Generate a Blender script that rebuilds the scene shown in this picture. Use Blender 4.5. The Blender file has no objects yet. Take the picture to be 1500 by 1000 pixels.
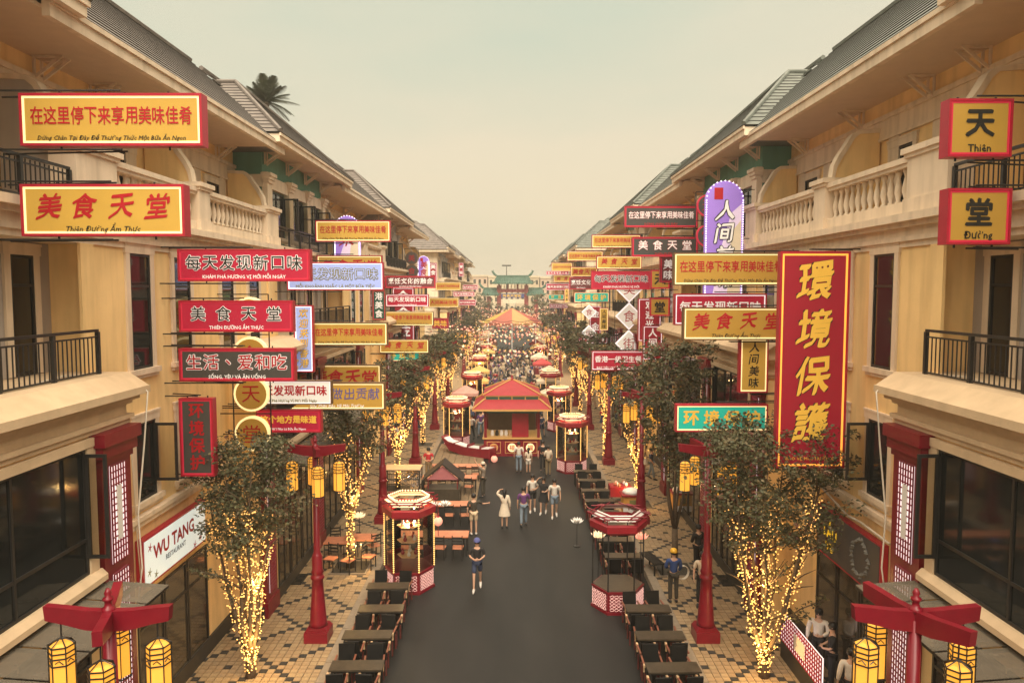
import bpy, math, random
from math import sin, cos, pi, radians, sqrt, atan
from mathutils import Vector, Matrix, Euler
R = random.Random(11)
S = bpy.context.scene
C = S.collection

# ------------------------------------------------------------------ camera
F = 1083.0
PITCH = atan(75.0 / F)
CAMH = 10.0
cd = bpy.data.cameras.new('camera'); cam = bpy.data.objects.new('camera', cd); C.objects.link(cam)
cam.location = (0, 0, CAMH); cam.rotation_euler = (pi / 2 - PITCH, 0, 0)
cd.sensor_width = 36.0; cd.lens = 36.0 * F / 1500.0; cd.clip_end = 5000; cd.clip_start = 0.05
S.camera = cam

# ------------------------------------------------------------------ world: overcast dusk
SUN_EL, SUN_AZ = radians(48), radians(8)        # soft light from behind and above the camera
w = bpy.data.worlds.new('World'); S.world = w; w.use_nodes = True
nt = w.node_tree; nt.nodes.clear()
N = nt.nodes.new; L = nt.links.new
out = N('ShaderNodeOutputWorld')
sky = N('ShaderNodeTexSky'); sky.sky_type = 'NISHITA'; sky.sun_disc = False
sky.sun_elevation = SUN_EL; sky.sun_rotation = pi - SUN_AZ; sky.dust_density = 4; sky.air_density = 1.5
b1 = N('ShaderNodeBackground'); b1.inputs[1].default_value = 0.06; L(sky.outputs[0], b1.inputs[0])
tc = N('ShaderNodeTexCoord'); sep = N('ShaderNodeSeparateXYZ'); L(tc.outputs['Generated'], sep.inputs[0])
ramp = N('ShaderNodeValToRGB'); L(sep.outputs[2], ramp.inputs[0])
cr = ramp.color_ramp; cr.elements[0].position = 0.0; cr.elements[0].color = (0.278, 0.248, 0.178, 1)
cr.elements[1].position = 1.0; cr.elements[1].color = (1.22, 1.05, 0.82, 1)
e = cr.elements.new(0.15); e.color = (0.262, 0.250, 0.182, 1)
e = cr.elements.new(0.36); e.color = (0.246, 0.254, 0.192, 1)
e = cr.elements.new(0.60); e.color = (0.66, 0.60, 0.45, 1)
mp = N('ShaderNodeMapping'); mp.inputs['Scale'].default_value = (1.0, 1.0, 3.5); L(tc.outputs['Generated'], mp.inputs[0])
nz = N('ShaderNodeTexNoise'); nz.inputs['Scale'].default_value = 1.3; nz.inputs['Detail'].default_value = 4; L(mp.outputs[0], nz.inputs[0])
cr2 = N('ShaderNodeValToRGB'); L(nz.outputs[0], cr2.inputs[0])
cr2.color_ramp.elements[0].position = 0.40; cr2.color_ramp.elements[0].color = (.93, .955, .95, 1)
cr2.color_ramp.elements[1].position = 0.66; cr2.color_ramp.elements[1].color = (1.17, 1.03, 0.99, 1)
mx = N('ShaderNodeMix'); mx.data_type = 'RGBA'; mx.blend_type = 'MULTIPLY'; mx.inputs[0].default_value = 1.0
L(ramp.outputs[0], mx.inputs[6]); L(cr2.outputs[0], mx.inputs[7])
b2 = N('ShaderNodeBackground'); b2.inputs[1].default_value = 1.0; L(mx.outputs[2], b2.inputs[0])
ms = N('ShaderNodeMixShader'); ms.inputs[0].default_value = 0.9; L(b1.outputs[0], ms.inputs[1]); L(b2.outputs[0], ms.inputs[2])
L(ms.outputs[0], out.inputs[0])
sd = bpy.data.lights.new('sun', 'SUN'); sd.energy = 1.5; sd.angle = radians(45); sd.color = (1.0, 0.9, 0.74)
sun = bpy.data.objects.new('sun', sd); C.objects.link(sun)
dv = Vector((sin(SUN_AZ) * cos(SUN_EL), -cos(SUN_AZ) * cos(SUN_EL), sin(SUN_EL)))
sun.rotation_euler = dv.to_track_quat('Z', 'Y').to_euler()
S.view_settings.view_transform = 'Standard'; S.view_settings.look = 'None'
S.view_settings.exposure = 1.52; S.view_settings.gamma = 1.0; S.view_settings.use_curve_mapping = False
S.render.engine = 'CYCLES'
S.cycles.use_denoising = True
S.cycles.max_bounces = 6; S.cycles.diffuse_bounces = 5; S.cycles.glossy_bounces = 2; S.cycles.transmission_bounces = 3
S.cycles.transparent_max_bounces = 12; S.cycles.volume_bounces = 0
S.cycles.caustics_reflective = False; S.cycles.caustics_refractive = False
S.cycles.sample_clamp_indirect = 4; S.cycles.light_sampling_threshold = 0.03

# ------------------------------------------------------------------ coordinates
CT, ST = cos(PITCH), sin(PITCH)
def at(px, py, Y):
    """world point at depth Y seen at photo pixel px, py"""
    k = (py - 500) / F
    h = Y * (ST + k * CT) / (CT - k * ST)
    d = Y * CT + h * ST
    return Vector(((px - 750) * d / F, Y, CAMH - h))
def ground(px, py, z=0.0):
    k = (py - 500) / F; h = CAMH - z
    Y = h * (CT - k * ST) / (ST + k * CT)
    d = Y * CT + h * ST
    return Vector(((px - 750) * d / F, Y, z))

# ------------------------------------------------------------------ materials
MATS = {}
def mat(name, col, rough=0.7, var=0.12, scale=3.0, bump=0.0, metal=0.0, emit=None, es=0.0, streak=0.0, sample=True, spec=0.4):
    if name in MATS: return MATS[name]
    m = bpy.data.materials.new(name); m.use_nodes = True; t = m.node_tree; n = t.nodes; l = t.links
    p = n['Principled BSDF']; p.inputs['Roughness'].default_value = rough; p.inputs['Metallic'].default_value = metal
    p.inputs['Specular IOR Level'].default_value = spec
    g = n.new('ShaderNodeNewGeometry')
    z = n.new('ShaderNodeTexNoise'); z.inputs['Scale'].default_value = scale; z.inputs['Detail'].default_value = 5; z.inputs['Roughness'].default_value = .6
    l.new(g.outputs['Position'], z.inputs['Vector'])
    r = n.new('ShaderNodeValToRGB'); l.new(z.outputs['Fac'], r.inputs[0])
    a = [max(0, c * (1 - var)) for c in col]; b = [min(1, c * (1 + var)) for c in col]
    r.color_ramp.elements[0].position = .3; r.color_ramp.elements[0].color = (*a, 1)
    r.color_ramp.elements[1].position = .7; r.color_ramp.elements[1].color = (*b, 1)
    src = r.outputs[0]
    if streak:
        mp = n.new('ShaderNodeMapping'); mp.inputs['Scale'].default_value = (2.2, 2.2, .22); l.new(g.outputs['Position'], mp.inputs[0])
        z2 = n.new('ShaderNodeTexNoise'); z2.inputs['Scale'].default_value = 1.6; z2.inputs['Detail'].default_value = 6; l.new(mp.outputs[0], z2.inputs['Vector'])
        r2 = n.new('ShaderNodeValToRGB'); l.new(z2.outputs['Fac'], r2.inputs[0])
        r2.color_ramp.elements[0].position = .30; r2.color_ramp.elements[0].color = (1 - streak, 1 - streak * 1.05, 1 - streak * 1.15, 1)
        r2.color_ramp.elements[1].position = .55; r2.color_ramp.elements[1].color = (1, 1, 1, 1)
        x = n.new('ShaderNodeMix'); x.data_type = 'RGBA'; x.blend_type = 'MULTIPLY'; x.inputs[0].default_value = 1
        l.new(src, x.inputs[6]); l.new(r2.outputs[0], x.inputs[7]); src = x.outputs[2]
    l.new(src, p.inputs['Base Color'])
    if bump:
        bn = n.new('ShaderNodeBump'); bn.inputs['Strength'].default_value = bump; bn.inputs['Distance'].default_value = .02
        z3 = n.new('ShaderNodeTexNoise'); z3.inputs['Scale'].default_value = scale * 14; z3.inputs['Detail'].default_value = 4; l.new(g.outputs['Position'], z3.inputs['Vector'])
        l.new(z3.outputs['Fac'], bn.inputs['Height']); l.new(bn.outputs[0], p.inputs['Normal'])
    if es:
        p.inputs['Emission Color'].default_value = (*(emit or col), 1); p.inputs['Emission Strength'].default_value = es
    if not sample or es and es < 1.2: m.cycles.emission_sampling = 'NONE'
    MATS[name] = m
    return m
def hexc(r, g, b): return tuple(((c / 255) / 12.92 if c / 255 <= .04045 else ((c / 255 + .055) / 1.055) ** 2.4) for c in (r, g, b))

YEL = mat('yellow_stucco', (.90, .64, .30), .85, .06, 1.2, .15, streak=.16)
CRM = mat('cream_moulding', (.76, .62, .46), .8, .06, 1.5, .1, streak=.20)
CRMD = mat('sandstone_trim', (.62, .46, .29), .85, .08, 2.0, .2, streak=.08)
SOF = mat('soffit_paint', (.66, .52, .37), .85, .04)
GRY = mat('grey_stucco', (.42, .37, .33), .85, .05, 1.2, .1, streak=.1)
TEAL = mat('teal_stucco', (.13, .30, .22), .85, .08, 1.2, .1, streak=.1)
TILE1 = mat('brown_roof_tile', (.155, .13, .112), .6, .3, 2.5, .3, streak=.15)
TILE2 = mat('green_grey_roof_tile', (.13, .142, .122), .6, .3, 2.5, .3, streak=.15)
DARK = mat('dark_metal', (.022, .02, .018), .45, .2)
BLK = mat('black_leather', (.009, .0085, .008), .5, .2, spec=.2)
GLASS = mat('dark_window_glass', (.016, .018, .017), .06, .3, .6, spec=.7)
SHOPG = mat('shop_glass', (.05, .042, .03), .08, .5, .5, spec=.7)
RED = mat('red_paint', (.18, .007, .016), .35, .12, 4)
REDB = mat('bright_red_paint', (.28, .014, .024), .4, .1, 4)
PLINTH = mat('black_plinth_stone', (.035, .032, .028), .5, .2)
LATL = mat('lit_lattice_backing', (.75, .62, .58), .6, .03, 2, emit=(1, .80, .78), es=.38)
WHT = mat('white_enamel', (.75, .72, .68), .5, .04)
CABLE = mat('white_cable', (.62, .55, .45), .6, .05)
WOOD = mat('pale_wood', (.62, .42, .24), .5, .15, 8)
TOPB = mat('dark_brown_tabletop', (.055, .042, .028), .4, .25, 6, spec=.25)
SALM = mat('salmon_wood_top', (.50, .19, .10), .5, .15, 6)
BULB = mat('warm_bulb', (1, .7, .3), .5, 0, 1, emit=(1.0, .45, .10), es=.62, sample=False)
BULBW = mat('cream_bulb', (1, .85, .55), .5, 0, 1, emit=(1.0, .62, .27), es=.55, sample=False)
LANT = mat('lantern_paper', (.55, .26, .05), .6, .06, 9, emit=(1.0, .40, .035), es=.33, sample=False)
LANTC = mat('lantern_core', (.9, .6, .15), .6, .0, 9, emit=(1.0, .50, .10), es=.5, sample=False)
PINKL = mat('pink_lantern_paper', (.8, .35, .25), .6, .1, 5, emit=(1, .38, .26), es=.22, sample=False)
CRML = mat('cream_lantern_paper', (.8, .65, .45), .6, .1, 5, emit=(1, .72, .42), es=.25, sample=False)
BARK = mat('tree_bark', (.11, .075, .045), .9, .3, 12, .5)
LEAF = mat('leaf_green', (.082, .084, .038), .6, .5, 3)
LEAF2 = mat('leaf_olive', (.135, .105, .05), .6, .4, 3)
LEAF3 = mat('leaf_reddish', (.13, .05, .028), .6, .4, 3)
PALMM = mat('palm_frond_green', (.055, .062, .035), .6, .3, 3)
GRANITE = mat('granite_kerb', (.24, .19, .135), .8, .15, 4, .3)
DECK = mat('deck_board_wood', (.20, .14, .08), .7, .2, 3, .2)
NOSE = mat('shadow_gap_tile_edge', (.05, .045, .04), .7, .3, 3)  # shadow gap between tile courses, painted as a dark colour on the risers
def glassmat():
    m = bpy.data.materials.new('clear_glass'); m.use_nodes = True; n = m.node_tree.nodes; l = m.node_tree.links; n.clear()
    o = n.new('ShaderNodeOutputMaterial'); a = n.new('ShaderNodeBsdfTransparent'); a.inputs[0].default_value = (.86, .84, .78, 1)
    g = n.new('ShaderNodeBsdfGlossy'); g.inputs['Roughness'].default_value = .05; x = n.new('ShaderNodeMixShader')
    f = n.new('ShaderNodeFresnel'); f.inputs[0].default_value = 1.5; l.new(f.outputs[0], x.inputs[0]); l.new(a.outputs[0], x.inputs[1]); l.new(g.outputs[0], x.inputs[2]); l.new(x.outputs[0], o.inputs[0])
    return m
CLEAR = glassmat()
def canopymat():
    m = bpy.data.materials.new('dusty_canopy_glass'); m.use_nodes = True; n = m.node_tree.nodes; l = m.node_tree.links; n.clear()
    o = n.new('ShaderNodeOutputMaterial'); a = n.new('ShaderNodeBsdfTransparent'); d = n.new('ShaderNodeBsdfDiffuse'); d.inputs[0].default_value = (.20, .17, .13, 1)
    x = n.new('ShaderNodeMixShader'); z = n.new('ShaderNodeTexNoise'); z.inputs['Scale'].default_value = 3; r = n.new('ShaderNodeMapRange'); r.inputs[3].default_value = .35; r.inputs[4].default_value = .85
    l.new(z.outputs['Fac'], r.inputs[0]); l.new(r.outputs[0], x.inputs[0]); l.new(a.outputs[0], x.inputs[1]); l.new(d.outputs[0], x.inputs[2]); l.new(x.outputs[0], o.inputs['Surface']); return m
CANG = canopymat()

# ------------------------------------------------------------------ mesh builder
class MB:
    def __init__(s): s.v = []; s.f = []; s.m = []
    def face(s, pts, m=0):
        i = len(s.v); s.v += [tuple(p) for p in pts]; s.f.append(tuple(range(i, i + len(pts)))); s.m.append(m)
    def box(s, x0, x1, y0, y1, z0, z1, m=0):
        if x0 > x1: x0, x1 = x1, x0
        if y0 > y1: y0, y1 = y1, y0
        if z0 > z1: z0, z1 = z1, z0
        i = len(s.v)
        s.v += [(x0, y0, z0), (x1, y0, z0), (x1, y1, z0), (x0, y1, z0), (x0, y0, z1), (x1, y0, z1), (x1, y1, z1), (x0, y1, z1)]
        for q in ((0, 3, 2, 1), (4, 5, 6, 7), (0, 1, 5, 4), (1, 2, 6, 5), (2, 3, 7, 6), (3, 0, 4, 7)):
            s.f.append(tuple(i + k for k in q)); s.m.append(m)
        return s
    def prism(s, poly, axis, a, b, m=0):
        """poly: 2-d points; axis 'x': (y,z), 'y': (x,z), 'z': (x,y)"""
        def P(p, t): return (t, p[0], p[1]) if axis == 'x' else (p[0], t, p[1]) if axis == 'y' else (p[0], p[1], t)
        ar = sum(poly[k][0] * poly[(k + 1) % len(poly)][1] - poly[(k + 1) % len(poly)][0] * poly[k][1] for k in range(len(poly)))
        pts = list(poly) if (ar > 0) != (axis == 'y') else list(poly)[::-1]
        n = len(pts); i = len(s.v)
        s.v += [P(p, a) for p in pts] + [P(p, b) for p in pts]
        s.f.append(tuple(i + k for k in range(n))[::-1]); s.m.append(m)
        s.f.append(tuple(i + n + k for k in range(n))); s.m.append(m)
        for k in range(n):
            k2 = (k + 1) % n; s.f.append((i + k, i + k2, i + n + k2, i + n + k)); s.m.append(m)
        return s
    def lathe(s, c, prof, n=8, m=0, ph=0.0, cap=True, sy=1.0):
        """prof: list of (radius, z)"""
        i = len(s.v)
        for r, z in prof:
            for k in range(n):
                a = ph + 2 * pi * k / n; s.v.append((c[0] + r * cos(a), c[1] + sy * r * sin(a), c[2] + z))
        for j in range(len(prof) - 1):
            for k in range(n):
                k2 = (k + 1) % n; s.f.append((i + j * n + k, i + j * n + k2, i + (j + 1) * n + k2, i + (j + 1) * n + k)); s.m.append(m)
        if cap:
            s.f.append(tuple(i + k for k in range(n))[::-1]); s.m.append(m)
            q = i + (len(prof) - 1) * n; s.f.append(tuple(q + k for k in range(n))); s.m.append(m)
        return s
    def tube(s, pts, rad, n=6, m=0):
        pts = [Vector(p) for p in pts]
        if not hasattr(rad, '__len__'): rad = [rad] * len(pts)
        i = len(s.v); up = Vector((.31, .17, .93)).normalized()
        for j, p in enumerate(pts):
            d = (pts[min(j + 1, len(pts) - 1)] - pts[max(j - 1, 0)])
            d = d.normalized() if d.length > 1e-9 else Vector((0, 0, 1))
            a = d.cross(up); a = a.normalized() if a.length > .01 else d.cross(Vector((1, 0, 0))).normalized()
            b = d.cross(a)
            for k in range(n):
                t = 2 * pi * k / n; q = p + (a * cos(t) + b * sin(t)) * rad[j]; s.v.append(tuple(q))
        for j in range(len(pts) - 1):
            for k in range(n):
                k2 = (k + 1) % n; s.f.append((i + j * n + k2, i + j * n + k, i + (j + 1) * n + k, i + (j + 1) * n + k2)); s.m.append(m)
        s.f.append(tuple(i + k for k in range(n))); s.m.append(m)
        q = i + (len(pts) - 1) * n; s.f.append(tuple(q + k for k in range(n))[::-1]); s.m.append(m)
        return s
    def octa(s, c, r, m=0):
        i = len(s.v); x, y, z = c
        s.v += [(x + r, y, z), (x - r, y, z), (x, y + r, z), (x, y - r, z), (x, y, z + r), (x, y, z - r)]
        for q in ((0, 2, 4), (2, 1, 4), (1, 3, 4), (3, 0, 4), (2, 0, 5), (1, 2, 5), (3, 1, 5), (0, 3, 5)):
            s.f.append(tuple(i + k for k in q)); s.m.append(m)
        return s
    def ball(s, c, r, n=8, k=5, sz=1.0, m=0, sy=1.0):
        return s.lathe(c, [(max(.001, r * sin(pi * j / k)), -r * sz * cos(pi * j / k)) for j in range(k + 1)], n, m, 0, False, sy)
    def mesh(s, name, mats, smooth=False, sx=1, M=None):
        v = s.v
        if M is not None: v = [tuple(M @ Vector(p)) for p in v]
        f = s.f
        if sx < 0: v = [(-p[0], p[1], p[2] if p[2] < 11 else 11 + (p[2] - 11) * .95) for p in v]; f = [q[::-1] for q in f]
        me = bpy.data.meshes.new(name); me.from_pydata(v, [], f)
        for x in (mats if isinstance(mats, (list, tuple)) else [mats]): me.materials.append(x)
        me.polygons.foreach_set('material_index', s.m)
        if smooth: me.polygons.foreach_set('use_smooth', [True] * len(f))
        me.update(); return me

def O(name, me, parent=None, loc=None, rot=None, scale=None, kind=None, label=None):
    o = bpy.data.objects.new(name, me); C.objects.link(o)
    if parent: o.parent = parent
    if loc is not None: o.location = loc
    if rot is not None: o.rotation_euler = rot
    if scale is not None: o.scale = scale
    if kind: o['kind'] = kind
    if label: o['label'] = label
    return o
def thing(name, label, cat, loc=(0, 0, 0), rz=0.0, group=None, me=None):
    o = O(name, me, None, loc, (0, 0, rz)); o['label'] = label; o['category'] = cat
    if group: o['group'] = group
    return o
def struct(name, mb, m, smooth=False, kind='structure'):
    return O(name, mb.mesh(name, m, smooth), kind=kind)
KIDS = {}
def kids(o):
    return [c for c in o.children]
def copy_tree(src, loc=None, rz=None, label=None, group=None, scale=None):
    def rec(o, par):
        c = o.copy(); C.objects.link(c); c.parent = par
        for ch in CH.get(o.name, ()): rec(ch, c)
        return c
    if src.name not in CH: index_children()
    r = rec(src, None)
    if loc is not None: r.location = loc
    if rz is not None: r.rotation_euler = (0, 0, rz)
    if scale is not None: r.scale = scale
    if label: r['label'] = label
    if group: r['group'] = group
    return r
CH = {}
def index_children():
    CH.clear()
    for o in C.objects:
        CH.setdefault(o.name, [])
        if o.parent: CH.setdefault(o.parent.name, []).append(o)
ORD = ['nearest', 'second', 'third', 'fourth', 'fifth', 'sixth', 'seventh', 'eighth', 'ninth', 'tenth', 'eleventh', 'twelfth', 'thirteenth', 'fourteenth', 'fifteenth', 'sixteenth', 'seventeenth', 'eighteenth']
def NW(k):
    if k < 18: return ORD[k]
    if k < 20: return ['nineteenth', 'twentieth'][k - 18]
    return ('twenty ' if k < 30 else 'thirty ') + (['first', 'second', 'third', 'fourth', 'fifth', 'sixth', 'seventh', 'eighth', 'ninth', 'tenth'] if k < 30 else ORD[:0] + ['first', 'second', 'third', 'fourth', 'fifth'])[(k - 20) % 10]
def side_word(s): return 'left' if s < 0 else 'right'

# ================================================================== GROUND
KX, FX = 4.65, 8.3      # kerb and facade distance from the street's centre line
def asphalt():
    m = bpy.data.materials.new('asphalt'); m.use_nodes = True; n = m.node_tree.nodes; l = m.node_tree.links; p = n['Principled BSDF']; p.inputs['Specular IOR Level'].default_value = .22
    g = n.new('ShaderNodeNewGeometry'); mp = n.new('ShaderNodeMapping'); mp.inputs['Scale'].default_value = (1, .25, 1); l.new(g.outputs['Position'], mp.inputs[0])
    a = n.new('ShaderNodeTexNoise'); a.inputs['Scale'].default_value = .55; a.inputs['Detail'].default_value = 9; a.inputs['Roughness'].default_value = .68; l.new(mp.outputs[0], a.inputs['Vector'])
    r = n.new('ShaderNodeValToRGB'); l.new(a.outputs['Fac'], r.inputs[0])
    r.color_ramp.elements[0].position = .32; r.color_ramp.elements[0].color = (.009, .0088, .0085, 1)
    r.color_ramp.elements[1].position = .68; r.color_ramp.elements[1].color = (.026, .0245, .023, 1)
    f = n.new('ShaderNodeTexNoise'); f.inputs['Scale'].default_value = 90; f.inputs['Detail'].default_value = 3; l.new(g.outputs['Position'], f.inputs['Vector'])
    x = n.new('ShaderNodeMix'); x.data_type = 'RGBA'; x.blend_type = 'OVERLAY'; x.inputs[0].default_value = .45; l.new(r.outputs[0], x.inputs[6]); l.new(f.outputs['Color'], x.inputs[7])
    l.new(x.outputs[2], p.inputs['Base Color'])
    r2 = n.new('ShaderNodeMapRange'); r2.inputs[3].default_value = .42; r2.inputs[4].default_value = .68; l.new(a.outputs['Fac'], r2.inputs[0]); l.new(r2.outputs[0], p.inputs['Roughness'])
    b = n.new('ShaderNodeBump'); b.inputs['Strength'].default_value = .35; b.inputs['Distance'].default_value = .01; l.new(f.outputs['Fac'], b.inputs['Height']); l.new(b.outputs[0], p.inputs['Normal'])
    return m
ASPH = asphalt()
EARTH = mat('distant_ground_paving', (.22, .18, .13), .9, .2, .2)
mb = MB(); mb.face([(-600, -60, -.02), (600, -60, -.02), (600, 900, -.02), (-600, 900, -.02)]); struct('ground', mb, EARTH)
mb = MB(); mb.face([(-KX, -10, 0), (KX, -10, 0), (KX, 195, 0), (-KX, 195, 0)]); struct('road', mb, ASPH)
mb = MB(); mb.face([(-60, 71, -.008), (60, 71, -.008), (60, 84, -.008), (-60, 84, -.008)]); struct('cross_street', mb, ASPH)

def paver_mat(name, col, v):
    m = mat(name, col, .75, v, 9, .25)
    n = m.node_tree.nodes; l = m.node_tree.links
    # every tile a slightly different tone
    oi = n.new('ShaderNodeNewGeometry')
    mr = n.new('ShaderNodeMapRange'); mr.inputs[3].default_value = .88; mr.inputs[4].default_value = 1.10; l.new(oi.outputs['Random Per Island'], mr.inputs[0])
    src = n['Principled BSDF'].inputs['Base Color'].links[0].from_socket
    x = n.new('ShaderNodeVectorMath'); x.operation = 'SCALE'; l.new(src, x.inputs[0]); l.new(mr.outputs[0], x.inputs['Scale']); l.new(x.outputs[0], n['Principled BSDF'].inputs['Base Color'])
    return m
PAV = [paver_mat('tan_paver', (.31, .215, .12), .10), paver_mat('pale_paver', (.33, .235, .13), .10), paver_mat('brown_paver', (.29, .20, .11), .12), paver_mat('black_paver', (.035, .032, .028), .3)]
JOINT = mat('joint_mortar', (.20, .14, .085), .95, .2, 6)
T = .20
def paver_kind(i, j):
    a = (i + j // 2) % 8; b = (i - j // 2) % 8
    jj = j // 2 if False else j
    if (i + jj) % 12 == 0 or (i - jj) % 12 == 0:
        return 3
    if i % 12 in (0, 6) and (jj % 12 == 0 and i % 12 == 6 or jj % 12 == 6 and i % 12 == 0): return 3
    return R.choice([0, 0, 0, 1, 1, 2])
tile_meshes = []
for k in range(4):
    q = MB(); h = T / 2 - .008
    q.box(-h, h, -h, h, -.03, 0, 0); q.f = q.f[1:]; q.m = q.m[1:]
    i = len(q.v); q.v += [(-h + .012, -h + .012, .004), (h - .012, -h + .012, .004), (h - .012, h - .012, .004), (-h + .012, h - .012, .004)]; q.f.append((i, i + 1, i + 2, i + 3)); q.m.append(0)
    tile_meshes.append(q.mesh('paver', PAV[k]))
for s in (-1, 1):
    mb = MB(); x0, x1 = KX + .32, FX + .2
    mb.box(x0, x1, -10, 195, -.015, .10)
    o = O('pavement', mb.mesh('pavement', JOINT, sx=s), kind='structure')
    o.name = 'pavement_left' if s < 0 else 'pavement_right'
    nx = int(round((x1 - x0) / T)); cnt = 0
    rest = MB()
    for j in range(0, 300):
        y = 17.6 + j * T
        for i in range(nx):
            x = x0 + T / 2 + i * T
            k = paver_kind(i, j)
            if cnt < 300:
                O('paver', tile_meshes[k], o, (s * x, y, .128 + R.uniform(-.002, .002))); cnt += 1
            elif y < 70:
                h = T / 2 - .008; z = .128 + R.uniform(-.002, .002)
                rest.face([(x - h, y - h, z), (x + h, y - h, z), (x + h, y + h, z), (x - h, y + h, z)], k)
                rest.face([(x - h, y - h, .101), (x + h, y - h, .101), (x + h, y - h, z), (x - h, y - h, z)], k)
        if j * T > 52: break
    O('paving', rest.mesh('paving', PAV, sx=s), o, kind='stuff')
    far = MB(); far.box(x0, x1, 72.5, 190, .1, .127); O('far_paving', far.mesh('far_paving', PAV[0], sx=s), o)
    # kerb stones
    kb = O('kerb_left' if s < 0 else 'kerb_right', None, kind='structure')
    q = MB(); q.box(0, .31, -.49, .49, -.015, .15)
    q.v = [(x if not (z > .1 and x == 0) else .03, y, z) for x, y, z in q.v]
    km = q.mesh('kerb_stone', GRANITE, sx=s)
    for j in range(150):
        O('kerb_stone', km, kb, (s * KX, 16.5 + j, R.uniform(-.004, .004)))
# drain slots near the facades (dark grilles)
DR = MB(); DR.box(-.19, .19, -.45, .45, 0, .012)
drm = DR.mesh('drain_grille', DARK)
for px, py, a in ((557, 862, 'left'), (1062, 850, 'right')):
    pass
for s, px, py, lb in ((-1, 438, 848, 'dark rectangular grille in the left pavement behind the street lamp'), (1, 1062, 850, 'dark rectangular grille in the right pavement near the wall')):
    g = ground(px, py, .13)
    t_ = thing('drain_grille', lb, 'drain cover', (g.x, g.y, .133), 0)
    fr = MB()
    for e_ in ((-.21, -.19), (.19, .21)): fr.box(e_[0], e_[1], -.47, .47, 0, .014)
    for e_ in ((-.47, -.45), (.45, .47)): fr.box(-.19, .19, e_[0], e_[1], 0, .014)
    O('rim', fr.mesh('rim', DARK), t_)
    for k in range(11): 
        b_ = MB(); b_.box(-.19, .19, -.02, .02, 0, .01); O('bar', b_.mesh('bar', DARK), t_, (0, -.4 + k * .08, 0))

# ================================================================== BUILDINGS
def lathe_baluster():
    q = MB(); q.lathe((0, 0, 0), [(.07, 0), (.07, .05), (.04, .08), (.085, .26), (.07, .38), (.035, .56), (.055, .62), (.07, .66), (.07, .72)], 7)
    return q.mesh('baluster', CRM, True)
BAL = lathe_baluster()

def window(parent, s, u, y0, y1, z0, z1, mull=1, trans=0.72, sill=True, sur=True, openleaf=False, name='window', glass=None):
    """a window in a wall facing the street at distance u"""
    w = O(name, None, parent)
    q = MB()
    if sur:
        b = .17
        q.box(u - .05, u + .02, y0 - b, y0, z0, z1); q.box(u - .05, u + .02, y1, y1 + b, z0, z1)
        q.box(u - .06, u + .02, y0 - b - .03, y1 + b + .03, z1, z1 + b)
        q.box(u - .075, u + .02, y0 - b - .05, y1 + b + .05, z1 + b, z1 + b + .05)
        O('surround', q.mesh('surround', CRM, sx=s), w)
    if sill:
        q = MB(); q.box(u - .12, u + .02, y0 - .24, y1 + .24, z0 - .12, z0); q.box(u - .07, u + .02, y0 - .2, y1 + .2, z0 - .2, z0 - .12)
        O('sill', q.mesh('sill', CRM, sx=s), w)
    f = .055; q = MB(); a, c = u - .035, u + .03
    q.box(a, c, y0, y0 + f, z0, z1); q.box(a, c, y1 - f, y1, z0, z1); q.box(a, c, y0 + f, y1 - f, z0, z0 + f); q.box(a, c, y0 + f, y1 - f, z1 - f, z1)
    for k in range(1, mull + 1):
        ym = y0 + (y1 - y0) * k / (mull + 1); q.box(a, c, ym - .025, ym + .025, z0 + f, z1 - f)
    if trans:
        zt = z0 + (z1 - z0) * trans; q.box(a + .004, c, y0 + f, y1 - f, zt - .03, zt + .03)
    O('frame', q.mesh('frame', DARK, sx=s), w)
    n = mull + 1
    for k in range(n):
        p = MB(); ya = y0 + (y1 - y0) * k / n + .03; yb = y0 + (y1 - y0) * (k + 1) / n - .03
        p.box(u - .008, u + .012, ya, yb, z0 + .03, z1 - .03)
        O('pane', p.mesh('pane', glass or GLASS, sx=s), w)
    if openleaf:
        p = MB(); L_ = openleaf; zz0, zz1 = z0 + .3, z1 - .1; ya = y0 + .02 if s else y0
        # leaf swung out at right angle
        yy = y1 - .03
        p.box(u - L_, u - .04, yy - .02, yy + .02, zz0, zz0 + .06); p.box(u - L_, u - .04, yy - .02, yy + .02, zz1 - .06, zz1)
        p.box(u - L_, u - L_ + .06, yy - .02, yy + .02, zz0 + .06, zz1 - .06); p.box(u - .1, u - .04, yy - .02, yy + .02, zz0 + .06, zz1 - .06)
        p.box(u - L_ + .06, u - .1, yy - .004, yy + .004, zz0 + .06, zz1 - .06, 1)
        O('open_casement', p.mesh('open_casement', [DARK, CLEAR], sx=s), w)
    return w

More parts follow.
